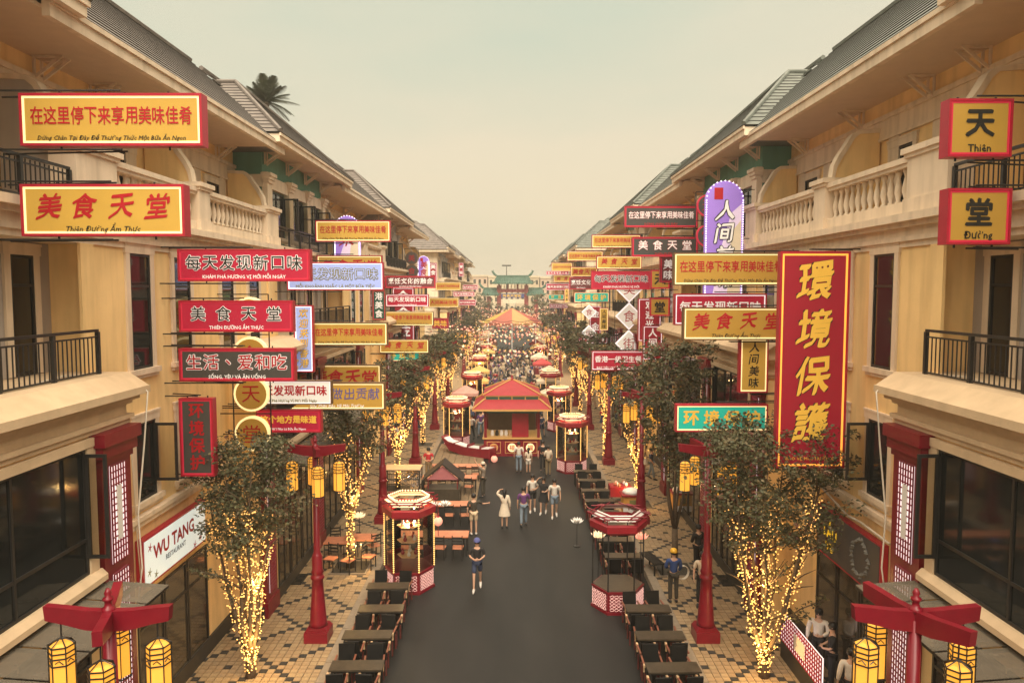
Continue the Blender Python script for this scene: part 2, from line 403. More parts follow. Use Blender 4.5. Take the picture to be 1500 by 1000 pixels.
def lattice(parent, s, u, y0, y1, z0, z1, centre=True):
    o = O('lattice_panel', None, parent)
    q = MB(); q.box(u - .012, u, y0, y1, z0, z1); O('backlight', q.mesh('backlight', LATL, sx=s), o)
    q = MB(); n = 6; hz = (y1 - y0) / n; zc0, zc1 = z0 + (z1 - z0) * .22, z1 - (z1 - z0) * .22
    yc0, yc1 = y0 + hz * 2, y1 - hz * 2
    for k in range(n + 1):
        y = y0 + k * hz
        segs = [(z0, z1)] if not centre or not (yc0 - .01 < y < yc1 + .01) else [(z0, zc0), (zc1, z1)]
        for a, b in segs: q.box(u - .035, u - .0125, y - .011, y + .011, a, b)
    m = int((z1 - z0) / .115)
    for k in range(m + 1):
        z = z0 + k * (z1 - z0) / m
        segs = [(y0, y1)] if not centre or not (zc0 < z < zc1) else [(y0, yc0), (yc1, y1)]
        for a, b in segs: q.box(u - .033, u - .0128, a, b, z - .010, z + .010)
    O('grille', q.mesh('grille', RED, sx=s), o, kind='stuff')
    if centre:
        q = MB(); q.box(u - .03, u - .0122, yc0, yc1, zc0, zc1); O('centre_plate', q.mesh('centre_plate', WHT, sx=s), o)
    return o

def pillar(b, s, u, y0):
    o = O('red_pillar', None, b); w_ = 1.0
    q = MB(); q.box(u - .12, u + .03, y0, y0 + w_, .1, 6.85)
    q.box(u - .17, u + .03, y0 - .05, y0 + w_ + .05, .1, .6); q.box(u - .16, u + .03, y0 - .04, y0 + w_ + .04, 6.85, 6.98)
    q.box(u - .22, u + .03, y0 - .10, y0 + w_ + .10, 6.98, 7.2); q.box(u - .28, u + .03, y0 - .15, y0 + w_ + .15, 7.2, 7.435)
    O('shaft', q.mesh('shaft', RED, sx=s), o)
    lat = lattice(o, s, u - .121, y0 + .25, y0 + .78, 4.95, 6.78)
    for c in list(C.objects)[-4:]:
        if c.parent is lat: c.parent = o
    lat.name = 'lattice'
    C.objects.unlink(lat); bpy.data.objects.remove(lat)
    q = MB(); n = 6; y1, y2, z1, z2 = y0 + .25, y0 + .78, .8, 4.75
    q.box(u - .133, u - .1212, y1, y2, z1, z2); O('backlight', q.mesh('backlight', LATL, sx=s), o)
    q = MB()
    for k in range(n + 1): y = y1 + k * (y2 - y1) / n; q.box(u - .156, u - .1335, y - .011, y + .011, z1, z2)
    for k in range(36): z = z1 + k * (z2 - z1) / 35; q.box(u - .154, u - .1338, y1, y2, z - .01, z + .01)
    O('grille', q.mesh('grille', RED, sx=s), o, kind='stuff')
    return o

def railing(b, s, u, y0, y1, z, name='balcony_railing', h=.92):
    o = O(name, None, b)
    q = MB(); q.box(u - .03, u + .03, y0, y1, z + h - .05, z + h); q.box(u - .015, u + .015, y0, y1, z + h - .16, z + h - .13); q.box(u - .015, u + .015, y0, y1, z + .08, z + .11)
    O('rail', q.mesh('rail', DARK, sx=s), o)
    n = int((y1 - y0) / 1.3); 
    for k in range(n + 1):
        q = MB(); y = y0 + (y1 - y0) * k / n; q.box(u - .035, u + .035, y - .035, y + .035, z - .02, z + h - .051); O('post', q.mesh('post', DARK, sx=s), o)
    bm_ = MB(); bm_.box(-.009, .009, -.009, .009, 0, h - .24); me = bm_.mesh('bar', DARK)
    m = int((y1 - y0) / .13)
    for k in range(m):
        O('bar', me, o, (s * u, y0 + (k + .5) * (y1 - y0) / m, z + .11))
    return o

def courses(b, s, tm, p00, p01, p10, p11, n, name='tile_course'):
    """roof slope as stepped courses; p00-p01 lower edge, p10-p11 upper edge (u,y,z)"""
    p00, p01, p10, p11 = map(Vector, (p00, p01, p10, p11))
    nrm = (p01 - p00).cross(p10 - p00).normalized()
    if nrm.z < 0: nrm = -nrm
    for k in range(n):
        a0, a1 = k / n, min(1, (k + 1.12) / n)
        A = p00.lerp(p10, a0) + nrm * .042; B = p01.lerp(p11, a0) + nrm * .042
        D = p00.lerp(p10, a1) + nrm * .012; E_ = p01.lerp(p11, a1) + nrm * .012
        A2 = p00.lerp(p10, a0) + nrm * .002; B2 = p01.lerp(p11, a0) + nrm * .002
        q = MB(); q.face([A, B, E_, D]); q.face([A2, B2, B, A], 1); q.face([A2, A, D, p00.lerp(p10, a1)]); q.face([B2, B, E_, p01.lerp(p11, a1)])
        O(name, q.mesh(name, [tm, NOSE], sx=s), b)

def bracket(b, s, u, y, z):
    q = MB()
    for dy in (-.14, .11):
        q.box(u - .62, u, y + dy, y + dy + .04, z - .05, z); q.box(u - .05, u, y + dy, y + dy + .04, z - .5, z - .05)
        q.prism([(u - .05, z - .48), (u - .05, z - .40), (u - .50, z - .05), (u - .60, z - .05)], 'y', y + dy + .002, y + dy + .038)
    O('eave_bracket', q.mesh('eave_bracket', CRM, sx=s), b)

UNIT_MASTER = {}
def build_unit(s, first=False):
    """one 22 m shophouse; local y 0..22: bay 0..10, terrace 10..22; podium -4.7..10"""
    tm = TILE1 if s < 0 else TILE2
    b = thing('shophouse', '', 'building')
    B = lambda n, q, m: O(n, q.mesh(n, m, sx=s), b)
    q = MB(); q.box(FX, 15, 10.4, 22, 0, 11.0); q.box(FX, 15, 0, 10.399, 0, 7.45); q.box(9.1, 15, 0, 10.399, 7.45, 11.0); B('lower_wall', q, YEL)
    q = MB(); q.box(9.095, 9.12, .0, 10.39, 8.3, 11.0); B('balcony_wall', q, GRY)
    # plinth, belt course
    q = MB(); q.box(FX - .06, FX, 10, 22, 0, .55); q.box(7.44, 7.5, -4.7, 10, 0, .5); B('plinth', q, PLINTH)
    q = MB(); q.box(FX - .10, FX - .001, 10.0, 17.3, 4.78, 4.92); q.box(FX - .16, FX - .001, 10.0, 17.3, 4.92, 5.02); B('belt_course', q, CRM)
    q = MB(); q.box(FX - .06, FX - .001, 10.0, 10.45, 5.02, 10.9); B('corner_strip', q, YEL); q = MB(); q.box(FX - .05, FX - .001, 20.9, 21.3, 8.3, 10.9); B('corner_strip', q, YEL)
    # podium
    q = MB(); q.box(7.5, FX + .001, -4.7, 10, 0, 7.45)
    B('podium_wall', q, YEL)
    q = MB()
    for du, z0, z1 in ((.06, 7.44, 7.54), (.12, 7.54, 7.62), (.02, 7.62, 7.82), (.10, 7.82, 7.90), (.20, 7.90, 8.0), (.34, 8.0, 8.14)):
        q.box(7.5 - du, FX + .002, -4.7 - du, 10 + du, z0, z1)
    q.prism([(7.17, 8.14), (FX + .85, 8.14), (FX + .85, 8.40), (7.55, 8.40)], 'y', -5.0, 10.3)
    B('entablature', q, CRMD)
    for y0 in (-4.5, 1.35, 8.9): pillar(b, s, 7.5, y0)
    for y0, y1 in ((-3.1, .95), (2.75, 8.55)):
        q = MB()
        q.box(7.42, 7.52, y0 - .25, y0, 5.0, 7.25); q.box(7.42, 7.52, y1, y1 + .25, 5.0, 7.25); q.box(7.40, 7.52, y0 - .3, y1 + .3, 7.25, 7.4); q.prism([(7.52, 5.0), (7.40, 5.0), (7.30, 4.90), (7.30, 4.80), (7.52, 4.80)], 'y', y0 - .3, y1 + .3)
        B('opening_surround', q, CRMD)
        window(b, s, 7.49, y0, y1, 5.0, 7.25, 2 if y1 - y0 > 5 else 1, .28, False, False, openleaf=.42, name='window')
        n = 3
        for k in range(n):
            ya = y0 + (y1 - y0) * k / n; window(b, s, 7.49, ya + .05, y0 + (y1 - y0) * (k + 1) / n - .05, .15, 4.3, 1, .78, False, False, name='shop_door', glass=SHOPG)
        # glass canopy
        o = O('canopy', None, b)
        q = MB(); ns = int((y1 - y0 + 1) / .8)
        for k in range(ns + 1):
            y = y0 - .5 + k * (y1 - y0 + 1) / ns; q.prism([(6.35, 4.60), (6.35, 4.54), (7.46, 4.62), (7.46, 4.68)], 'y', y - .012, y + .012)
        for u_, z_ in ((6.35, 4.58), (6.9, 4.62), (7.44, 4.66)): q.box(u_ - .025, u_ + .025, y0 - .52, y1 + .52, z_ - .04, z_ + .025)
        O('canopy_frame', q.mesh('canopy_frame', DARK, sx=s), o)
        for k in range(ns):
            p = MB(); ya = y0 - .5 + k * (y1 - y0 + 1) / ns + .03; yb = ya + (y1 - y0 + 1) / ns - .06
            p.prism([(6.3, 4.618), (6.3, 4.606), (7.45, 4.694), (7.45, 4.706)], 'y', ya, yb); O('canopy_pane', p.mesh('canopy_pane', CANG, sx=s), o)
    # wall windows
    for y in (11.85, 13.95, 16.9, 19.1): window(b, s, FX, y, y + .9, 8.25, 10.8, 0, .72)
    for y in (11.85, 13.95): window(b, s, FX, y, y + .9, 5.3, 7.05, 0, 0.0, openleaf=.55 if y < 13 else False)
    # shopfront on the ground floor
    for k in range(3): window(b, s, FX, 11.7 + k * 1.25, 12.9 + k * 1.25, .12, 3.15, 0, .75, False, False, name='shop_door', glass=SHOPG)
    # balcony floor 3 of the bay
    railing(b, s, 7.92, .2, 9.9, 8.34)
    for y in (1.2, 3.9, 6.4, 9.2): window(b, s, 9.093, y, y + (.95 if y < 9 else .66), 8.42, 10.65, 1 if y < 9 else 0, .75, False, True, name='balcony_door')
    for y in (.1, 2.7, 5.3, 8.1): q = MB(); q.box(9.0, 9.094, y, y + .55, 8.32, 10.95); q.box(8.96, 9.1, y - .05, y + .6, 8.32, 8.6); q.box(8.94, 9.1, y - .06, y + .61, 10.7, 10.95); B('pilaster', q, GRY)
    # main cornice at the terrace level
    q = MB()
    for du, z0, z1 in ((.05, 10.9, 11.02), (.12, 11.02, 11.12), (.07, 11.12, 11.3), (.22, 11.3, 11.4), (.36, 11.4, 11.56)):
        q.box(FX - du, 15.0, 0, 22, z0, z1)
    q.box(FX - .05, FX + .4, 10, 22, 11.56, 11.86)
    B('cornice', q, CRM)
    # balustrade
    o = O('balustrade', None, b)
    q = MB(); q.box(FX - .02, FX + .30, 10, 22, 12.58, 12.66); q.box(FX - .07, FX + .35, 10.0, 22, 12.66, 12.78)
    O('handrail', q.mesh('handrail', CRM, sx=s), o)
    for y0, y1 in ((9.9, 11.35), (15.4, 16.1), (20.9, 21.99)):
        q = MB(); q.box(FX - .10, FX + .42, y0, y1, 11.565, 12.72); q.box(FX - .15, FX + .47, y0 - .06, y1 + .06, 12.72, 12.80); q.box(FX - .20, FX + .52, y0 - .11, y1 + .11, 12.80, 12.92); q.box(FX - .15, FX + .47, y0 - .05, y1 + .05, 11.565, 11.88)
        O('pier', q.mesh('pier', CRM, sx=s), o)
    for y0, y1 in ((11.35, 15.4), (16.1, 20.9)):
        n = int((y1 - y0) / .31)
        for k in range(n): O('baluster', BAL, o, (s * (FX + .14), y0 + (k + .5) * (y1 - y0) / n, 11.865))
    # top floor terrace wall
    q = MB(); q.box(9.75, 15, 8.01, 22, 11.56, 15.0); B('terrace_wall', q, YEL)
    q = MB(); q.box(9.68, 9.7495, 10, 22, 13.95, 14.45); q.box(9.63, 9.7495, 10, 22, 14.40, 14.52); q.box(9.65, 9.7495, 10, 22, 13.88, 13.96)
    for y in (10.9, 12.9, 14.9, 16.9, 18.9, 20.9): q.box(9.70, 9.7495, y - .25, y + .25, 11.56, 13.88)
    B('frieze', q, CRM)
    for y in (11.6, 14.0, 17.4, 19.6): window(b, s, 9.748, y, y + 1.0, 11.8, 13.6, 1, 0, False, True, name='terrace_door')
    for j, y in enumerate((10.02, 15.6, 21.3)):
        q = MB(); poly = [(8.5, 11.6), (8.5, 12.95), (8.55, 13.25), (8.68, 13.5), (8.85, 13.75), (9.0, 14.0), (9.15, 14.12), (9.7, 14.15), (9.7, 11.6)]
        q.prism(poly, 'y', y, y + .2, 0)
        cop = [(8.44, 12.75), (8.44, 12.98), (8.49, 13.3), (8.62, 13.56), (8.79, 13.81), (8.94, 14.07), (9.12, 14.2), (9.7, 14.23), (9.7, 14.13), (9.16, 14.1), (9.02, 13.98), (8.87, 13.72), (8.7, 13.47), (8.57, 13.22), (8.52, 12.95), (8.52, 12.75)]
        for k in range(7):
            qd = [cop[k], cop[k + 1], cop[14 - k], cop[15 - k]]; q.prism(qd, 'y', y - .04, y + .24, 1)
        O('party_wall', q.mesh('party_wall_%d' % j, [YEL, CRM], sx=s), b)
    # top floor bay
    q = MB(); q.box(8.75, 15, .0, 8.0, 11.56, 15.1); B('top_wall', q, TEAL)
    q = MB()
    for y in (-.02, 2.5, 5.0, 7.52):
        q.box(8.55, 8.7495, y, y + .5, 11.56, 14.3); q.box(8.50, 8.7495, y - .05, y + .55, 11.56, 11.9)
        for k in range(3): q.box(8.50 - .05 * k, 8.7495, y - .04 - .04 * k, y + .54 + .04 * k, 13.9 + .12 * k, 14.02 + .12 * k)
        B('bay_pilaster', q, CRM if not first else GRY); q = MB()
    q.box(8.60, 8.7497, -.03, 8.03, 13.75, 14.2); B('bay_band', q, CRM)
    q = MB(); q.box(8.7, 14.9, -.06, -.001, 13.75, 14.2); B('bay_frieze', q, CRM)
    for y in (.62, 3.12, 5.62): window(b, s, 8.748, y, y + 1.7, 12.0, 13.7, 1, 0, True, False, openleaf=.6, name='bay_window')
    railing(b, s, FX - .02, .1, 9.8, 11.56, 'upper_railing', .8)
    # eaves and soffits
    q = MB(); q.box(7.92, 10.0, 8.0, 20.6, 14.92, 15.0)
    B('soffit', q, SOF)
    q = MB(); q.box(7.74, 11.4, -1.46, 9.26, 15.10, 15.20); B('bay_soffit', q, SOF)
    q = MB(); q.box(7.78, 7.92, 8.6, 21.5, 14.80, 15.10); q.box(7.73, 7.78, 8.6, 21.5, 15.02, 15.12)
    q.box(7.60, 7.74, -1.6, 9.4, 15.06, 15.34); q.box(7.55, 7.60, -1.64, 9.44, 15.26, 15.36)
    q.box(7.74, 11.5, -1.6, -1.46, 15.06, 15.34); q.box(7.74, 11.5, 9.26, 9.4, 15.06, 15.34)
    B('fascia', q, CRM)
    for y in (11.2, 13.2, 16.6, 20.4): bracket(b, s, 9.68, y, 14.92)
    for y in (.25, 2.75, 5.25, 7.75): bracket(b, s, 8.7, y, 15.08)
    # roof
    courses(b, s, tm, (7.78, 5, 15.12), (7.78, 22.0, 15.12), (12.0, 3, 18.9), (12.0, 24.0, 18.9), 17)
    A0, A1, AP, BK, BK2 = (7.55, -1.65, 15.36), (7.55, 9.45, 15.36), (11.0, 3.9, 18.6), (13.5, -1.65, 15.36), (13.5, 9.45, 15.36)
    courses(b, s, tm, A0, A1, AP, (11.0, 3.92, 18.6), 16, 'hip_course')
    courses(b, s, tm, A0, BK, AP, (13.5, 3.9, 18.6), 16, 'hip_course')
    courses(b, s, tm, A1, BK2, AP, (13.5, 3.9, 18.6), 12, 'hip_course')
    q = MB(); U = Vector((0, 0, .07))
    q.tube([Vector(A0) + U, Vector(AP) + U], .08, 6); q.tube([Vector(A1) + U, Vector(AP) + U], .08, 6)
    q.tube([Vector(AP) + U, (13.5, 3.9, 18.67)], .09, 6); q.tube([(12.0, 3, 18.95), (12.0, 24, 18.95)], .1, 6)
    B('ridge', q, tm)
    q = MB(); q.prism([(12.0, 18.85), (15.0, 15.0), (8.0, 15.0)], 'y', 10.9, 21.98); q.prism([(12.0, 18.5), (15.0, 15.3), (10.2, 15.3)], 'y', 3.2, 4.6); B('roof_core', q, tm)
    q = MB(); q.box(14.4, 15.2, 14, 15, 15, 18.4); B('chimney', q, CRM)
    return b

def cable(pts, r=.02, n=5): 
    q = MB(); q.tube(pts, r, n); return q

units = []
for s in (-1, 1):
    W = side_word(s)
    base = build_unit(s, False); index_children()
    nlab = ['nearest four storey shophouse on the {} side with the large grey balcony corner', 'second shophouse from the camera on the {} side, green top floor bay', 'third shophouse on the {} side, last before the side street',
            'shophouse on the {} side just beyond the side street, hipped roof end facing the camera', 'middle shophouse of the far {} terrace behind many signs', 'farthest shophouse on the {} side next to the gateway']
    for k, y in enumerate((4.2, 26.2, 48.2, 90.0, 112.0, 134.0)):
        if k == 0: o = base
        else: o = copy_tree(base)
        o.location = (0, y, 0); o['label'] = nlab[k].format(W); o['group'] = 'yellow shophouses along the street'
        units.append(o)
    # grey top floor on the nearest one and on every second one
    index_children()
    for k, o in enumerate(units[-6:]):
        if k in (0, 3, 4) or (s < 0 and k == 2):
            for c in CH[o.name]:
                if c.name.startswith(('top_wall', 'bay_pilaster', 'bay_band')) or (k == 0 and c.name.startswith('party_wall') and c.data.name.endswith('_0')):
                    c.material_slots[0].link = 'OBJECT'; c.material_slots[0].material = GRY if k != 4 else YEL
    # gable end wall of the far terrace, facing the side street
    t_ = thing('gable_building', 'pale end house of the far %s terrace with a hipped roof facing the side street' % W, 'building')
    q = MB(); q.box(8.9, 24, 88.6, 90.0, 0, 14.9); O('wall', q.mesh('wall', CRM, sx=s), t_)
    q = MB(); q.box(7.6, 25, 87.6, 90.0, 14.7, 15.0); O('eave', q.mesh('eave', CRM, sx=s), t_)
    courses(t_, s, TILE1 if s < 0 else TILE2, (7.5, 87.5, 15.0), (25, 87.5, 15.0), (12.0, 92.0, 19.0), (22, 92.0, 19.0), 14)
    for x in (10, 12.5, 15, 17.5, 20):
        for z in (8.4, 12.0):
            w_ = O('window', None, t_)
            q = MB(); q.box(x, x + 1.1, 88.5, 88.6, z, z + 2); O('frame', q.mesh('frame', CRM, sx=s), w_)
            q = MB(); q.box(x + .12, x + .98, 88.48, 88.5, z + .12, z + 1.9); O('pane', q.mesh('pane', GLASS, sx=s), w_)

# ================================================================== SIGNS
GL = {}
def glyph(ch, style, mats, shear=0.0, off=0.0, outline=None, rot=0.0, res=2):
    key = (ch, style, res)
    if key in GL: return GL[key]
    parts = []
    cu = bpy.data.curves.new('t', 'FONT'); cu.body = ch; cu.size = 1; cu.resolution_u = res; cu.shear = shear
    ob = bpy.data.objects.new('t', cu); m0 = bpy.data.meshes.new_from_object(ob)
    vs = [v.co.copy() for v in m0.vertices]; fs = [tuple(p.vertices) for p in m0.polygons]
    bpy.data.objects.remove(ob); bpy.data.curves.remove(cu); bpy.data.meshes.remove(m0)
    V = []; Fs = []; Ms = []; ext = None
    if vs:
        xs = [v.x for v in vs]; ys = [v.y for v in vs]; ext = (min(xs), max(xs), min(ys), max(ys))
    lay = []
    if outline:
        lay += [(outline * cos(k * pi / 4), outline * sin(k * pi / 4), 0) for k in range(8)]
    if shear and len(ch) == 1:
        vs = [Vector((v.x + .03 * sin(v.y * 5), v.y + .11 * (v.x - .5) + .02 * sin(v.x * 6), 0)) for v in vs]
        lay += [(off * 1.1 * t, off * 1.4 * t, 1 if outline else 0) for t in (-1, -.34, .33, 1)]
    else: lay += [(off * a_, off * b_, 1 if outline else 0) for a_, b_ in ((((1, .4), (-1, -.4), (-.4, 1), (.4, -1)) if off > 0 else ((0, 0),)))]
    for li, (dx, dy, mi) in enumerate(lay):
        i = len(V); z = .0007 * li + (.004 if mi else 0); V += [(v.x + dx, v.y + dy, z) for v in vs]
        Fs += [tuple(i + k for k in p) for p in fs]; Ms += [mi] * len(fs)
    if ext is None: ext = (0, 1, 0, 1)
    cx, cy = (ext[0] + ext[1]) / 2, (ext[2] + ext[3]) / 2
    c_, s_ = cos(rot), sin(rot)
    me = bpy.data.meshes.new('character')
    # glyph stands upright, faces -y, centred on its own origin
    me.from_pydata([((x - cx) * c_ - (y - cy) * s_, -z, (x - cx) * s_ + (y - cy) * c_) for x, y, z in V], [], Fs)
    for m in mats: me.materials.append(m)
    me.polygons.foreach_set('material_index', Ms if outline else [0] * len(Ms))
    r = (me, ext[1] - ext[0], ext[3] - ext[2]); GL[key] = r
    return r

def flat(name, col, es=.25, rough=.45): return mat(name, tuple(c * .82 for c in col), rough, .05, 2.0, emit=col, es=es * .35)
K_RED = mat('sign_letter_red', (.42, .008, .015), .5, .03); K_BLK = mat('sign_letter_black', (.02, .018, .014), .5, .03)
K_WHT = flat('sign_letter_white', (.85, .80, .74), .35); K_GLD = flat('sign_letter_gold', (.85, .50, .07), .25); K_BLU = mat('sign_letter_blue', (.10, .09, .28), .5, .03)
K_GRN = mat('sign_letter_olive', (.22, .20, .07), .5, .03)
P_YEL = flat('sign_panel_yellow', (.60, .36, .062), .16); P_YELD = flat('sign_panel_ochre', (.52, .30, .05), .12)
P_CRI = flat('sign_panel_crimson', (.46, .014, .045), .25); P_DRK = flat('sign_panel_charcoal', (.075, .068, .06), .1)
P_WHT = flat('sign_panel_white', (.80, .76, .68), .35); P_BLU = flat('sign_panel_pale_blue', (.34, .42, .78), .38)
P_TEA = flat('sign_panel_teal', (.02, .46, .34), .35); P_PUR = flat('sign_panel_purple', (.34, .20, .66), .35); P_LIL = flat('sign_panel_lilac', (.74, .60, .78), .4)
P_MAR = flat('sign_panel_maroon', (.19, .045, .05), .15); P_GRN = flat('sign_panel_dark_green', (.03, .10, .07), .1); P_SCA = flat('sign_panel_scarlet', (.34, .012, .028), .25)
E_CRM = mat('sign_edge_glow_cream', (.9, .75, .4), .5, 0, emit=(1, .74, .33), es=.30, sample=False)
E_WHT = mat('sign_edge_glow_white', (.9, .85, .85), .5, 0, emit=(.95, .85, .9), es=.2, sample=False)
E_RED = mat('sign_edge_red', (.50, .02, .05), .5, .03, emit=(.6, .02, .05), es=.12)
E_ORG = mat('sign_edge_orange', (.85, .36, .06), .5, .03, emit=(.9, .36, .05), es=.4)
E_LBL = mat('sign_edge_glow_blue', (.8, .88, 1), .5, 0, emit=(.72, .84, 1), es=.3, sample=False)
BX_RED = mat('sign_box_red', (.40, .015, .035), .4, .08); BX_DRK = mat('sign_box_bronze', (.14, .075, .03), .5, .1)
# style: panel, edge, box, char mats, outline, off, caption mat
ST_ = {
    'yellow': (P_YEL, E_CRM, BX_RED, [K_RED], None, .012, K_BLK, .0),
    'yellow_script': (P_YEL, E_CRM, BX_RED, [K_RED], None, .018, K_BLK, .18),
    'yellow_bronze': (P_YELD, E_CRM, BX_DRK, [K_RED], None, .012, K_BLK, .0),
    'yellow_bronze_script': (P_YELD, E_CRM, BX_DRK, [K_RED], None, .018, K_BLK, .18),
    'yellow_blue': (P_YELD, E_CRM, BX_DRK, [K_BLU], None, .005, K_WHT, .1),
    'square': (P_YELD, E_RED, BX_RED, [K_BLK], None, .032, K_BLK, .0),
    'crimson_outline': (P_CRI, E_RED, BX_RED, [K_WHT, K_BLK], .045, .008, K_WHT, .0),
    'crimson_white': (P_CRI, E_WHT, BX_RED, [K_WHT], None, .02, K_WHT, .0),
    'crimson_gold': (P_CRI, E_RED, BX_RED, [K_GLD], None, .04, K_WHT, .0),
    'dark_red': (P_DRK, E_RED, BX_RED, [K_WHT, K_RED], .045, .01, K_WHT, .0),
    'dark_redplain': (P_DRK, E_RED, BX_RED, [K_RED], None, .025, K_RED, .0),
    'dark_white': (P_DRK, E_RED, BX_RED, [K_RED, K_WHT], .045, .01, K_RED, .0),
    'blue_gold': (P_BLU, E_LBL, BX_RED, [K_GRN, P_BLU], .06, -.004, K_GRN, .0),
    'blue_script': (P_BLU, E_LBL, BX_RED, [K_BLK, K_GLD], .03, .008, K_BLK, .15),
    'white_red': (P_WHT, E_WHT, BX_DRK, [K_RED], None, .025, K_GRN, .0),
    'teal_gold': (P_TEA, E_CRM, BX_RED, [K_GLD], None, .03, K_GLD, .0),
    'maroon': (P_MAR, E_RED, BX_RED, [K_WHT], None, .02, K_WHT, .05),
    'green_vert': (P_GRN, E_RED, BX_DRK, [K_WHT], None, .02, K_WHT, .0),
    'big_red': (P_SCA, E_ORG, BX_RED, [K_BLK, K_GLD], .035, .022, K_GLD, .16),
    'scarlet_white': (P_SCA, E_WHT, BX_RED, [K_WHT], None, .025, K_WHT, .0),
    'yellow_black_vert': (P_YEL, E_CRM, BX_RED, [K_BLK], None, .012, K_BLK, .12),
}
def rods(t, xs, x_wall, y, zt, zb):
    for z, dy in ((zt + .05, .06), (zt + .05, -.12), (zb - .05, .06), (zb - .05, -.12)):
        q = MB(); q.tube([(x_wall, y + dy + .3 * (1 if dy > 0 else 0), z), (xs, y + dy * .3, z)], .016, 5)
        O('support_rod', q.mesh('support_rod', DARK), t)
def sign(px0, py0, px1, py1, style, text, cap, label, Y=None, vertical=False, cs=None, depth=.2, squash=1.0, edge=.045, cap_h=.14, rod=True, near=False, caplow=.13, rnd=None):
    s = -1 if (px0 + px1) / 2 < 750 else 1
    o_ = 750 - px0 if s < 0 else px1 - 750
    if Y is None:
        Y = 8556.0 / o_
        # where the ground floors project, the sign hangs from the projecting front
        if at(px0, py1, Y).z < 8.5 and (21.1 < Y < 36.6 or 43.1 < Y < 58.6): Y = max(7635.0 / o_, 21.0 if Y < 40 else 43.0)
    a = at(px0, py0, Y); c = at(px1, py1, Y)
    x0, x1, z1, z0 = a.x, c.x, a.z, c.z
    W_, H_ = x1 - x0, z1 - z0
    pan, edg, bx, cm, outl, off, capm, shear = ST_[style]
    t = thing('hanging_sign', label, 'sign', ((x0 + x1) / 2, Y, z0), 0, 'shop signs hanging over the street')
    hx = W_ / 2; e = min(edge, H_ * .08, W_ * .08) if not near else edge
    def P(n, q, m): return O(n, q.mesh(n, m), t)
    q = MB(); q.box(-hx, hx, 0, depth, 0, H_); P('cabinet', q, bx)
    fr = e * .9
    q = MB(); q.box(-hx, hx, -.03, -.0005, 0, fr); q.box(-hx, hx, -.03, -.0005, H_ - fr, H_); q.box(-hx, -hx + fr, -.03, -.0005, fr, H_ - fr); q.box(hx - fr, hx, -.03, -.0005, fr, H_ - fr); P('frame', q, bx)
    q = MB(); g0, g1 = fr, fr + e * .8
    q.box(-hx + g0, hx - g0, -.014, -.0004, g0, g1); q.box(-hx + g0, hx - g0, -.014, -.0004, H_ - g1, H_ - g0); q.box(-hx + g0, -hx + g1, -.014, -.0004, g1, H_ - g1); q.box(hx - g1, hx - g0, -.014, -.0004, g1, H_ - g1); P('edge_light', q, edg)
    q = MB(); q.box(-hx + g1, hx - g1, -.008, -.0003, g1, H_ - g1); P('panel', q, pan)
    iw, ih = W_ - 2 * g1, H_ - 2 * g1
    n = len(text)
    res = 2 if H_ * F / Y > 30 else 1
    if vertical:
        pitch = ih * (.9 if cap else .96) / n; size = min(pitch * .82, iw * .78) if cs is None else cs
        for k, ch in enumerate(text):
            me, gw, gh = glyph(ch, style, cm, shear, off, outl, R.uniform(-.04, .04) if shear else 0, res)
            O('character', me, t, (0, -.016, H_ - g1 - pitch * (k + .5) - ih * .01), None, (size * squash / .9, 1, size / .9))
        if cap:
            me, gw, gh = glyph(cap, style + 'cap', [capm], 0, .01, None, 0, 1)
            sc = min(iw * .8 / gw, .14 / gh); O('caption', me, t, (0, -.016, g1 + sc * gh), None, (sc, 1, sc))
    else:
        zc = H_ * (.58 if cap else .5); hgt = ih * (.56 if cap else .66)
        pitch = iw * .94 / n; size = min(hgt, pitch * .9 / squash) if cs is None else cs
        for k, ch in enumerate(text):
            me, gw, gh = glyph(ch, style, cm, shear, off, outl, R.uniform(-.04, .04) if shear else 0, res)
            dz = R.uniform(-.01, .01) if shear else 0
            O('character', me, t, (-iw * .47 + pitch * (k + .5), -.016, zc + dz), None, (size * squash / .9, 1, size / .9))
        if cap:
            me, gw, gh = glyph(cap, style + 'cap', [capm], .25 if 'yellow' in style else 0, .008 if 'yellow' in style else .02, None, 0, 1)
            sc = min(iw * .86 / gw, ih * cap_h / .75); O('caption', me, t, (0, -.016, H_ * caplow + .02), None, (sc, 1, sc))
    if rod:
        for z, dy in ((H_ + .05, 0), (-.05, 0)):
            xe = s * hx; xw = s * (FX) - (x0 + x1) / 2
            for yy in (.02, depth - .02):
                q = MB(); q.tube([(s * (-hx * .1), yy, z), (xw, yy + (.25 if yy > .1 else 0), z)], .016, 5); P('support_rod', q, DARK)
            for xx in (-hx * .6, hx * .6): q = MB(); q.box(xx - .012, xx + .012, depth / 2 - .012, depth / 2 + .012, min(z, H_ if z > 0 else z), max(z, H_) if z > 0 else 0); P('hanger', q, DARK)
    return t
LONG = '在这里停下来享用美味佳肴'; LC = 'Dừng Chân Tại Đây Để Thưởng Thức Một Bữa Ăn Ngon'
SKY_ = '美食天堂'; SC = 'Thiên Đường Ẩm Thực'; NEWT = '每天发现新口味'; NC = 'KHÁM PHÁ HƯƠNG VỊ MỚI MỖI NGÀY'
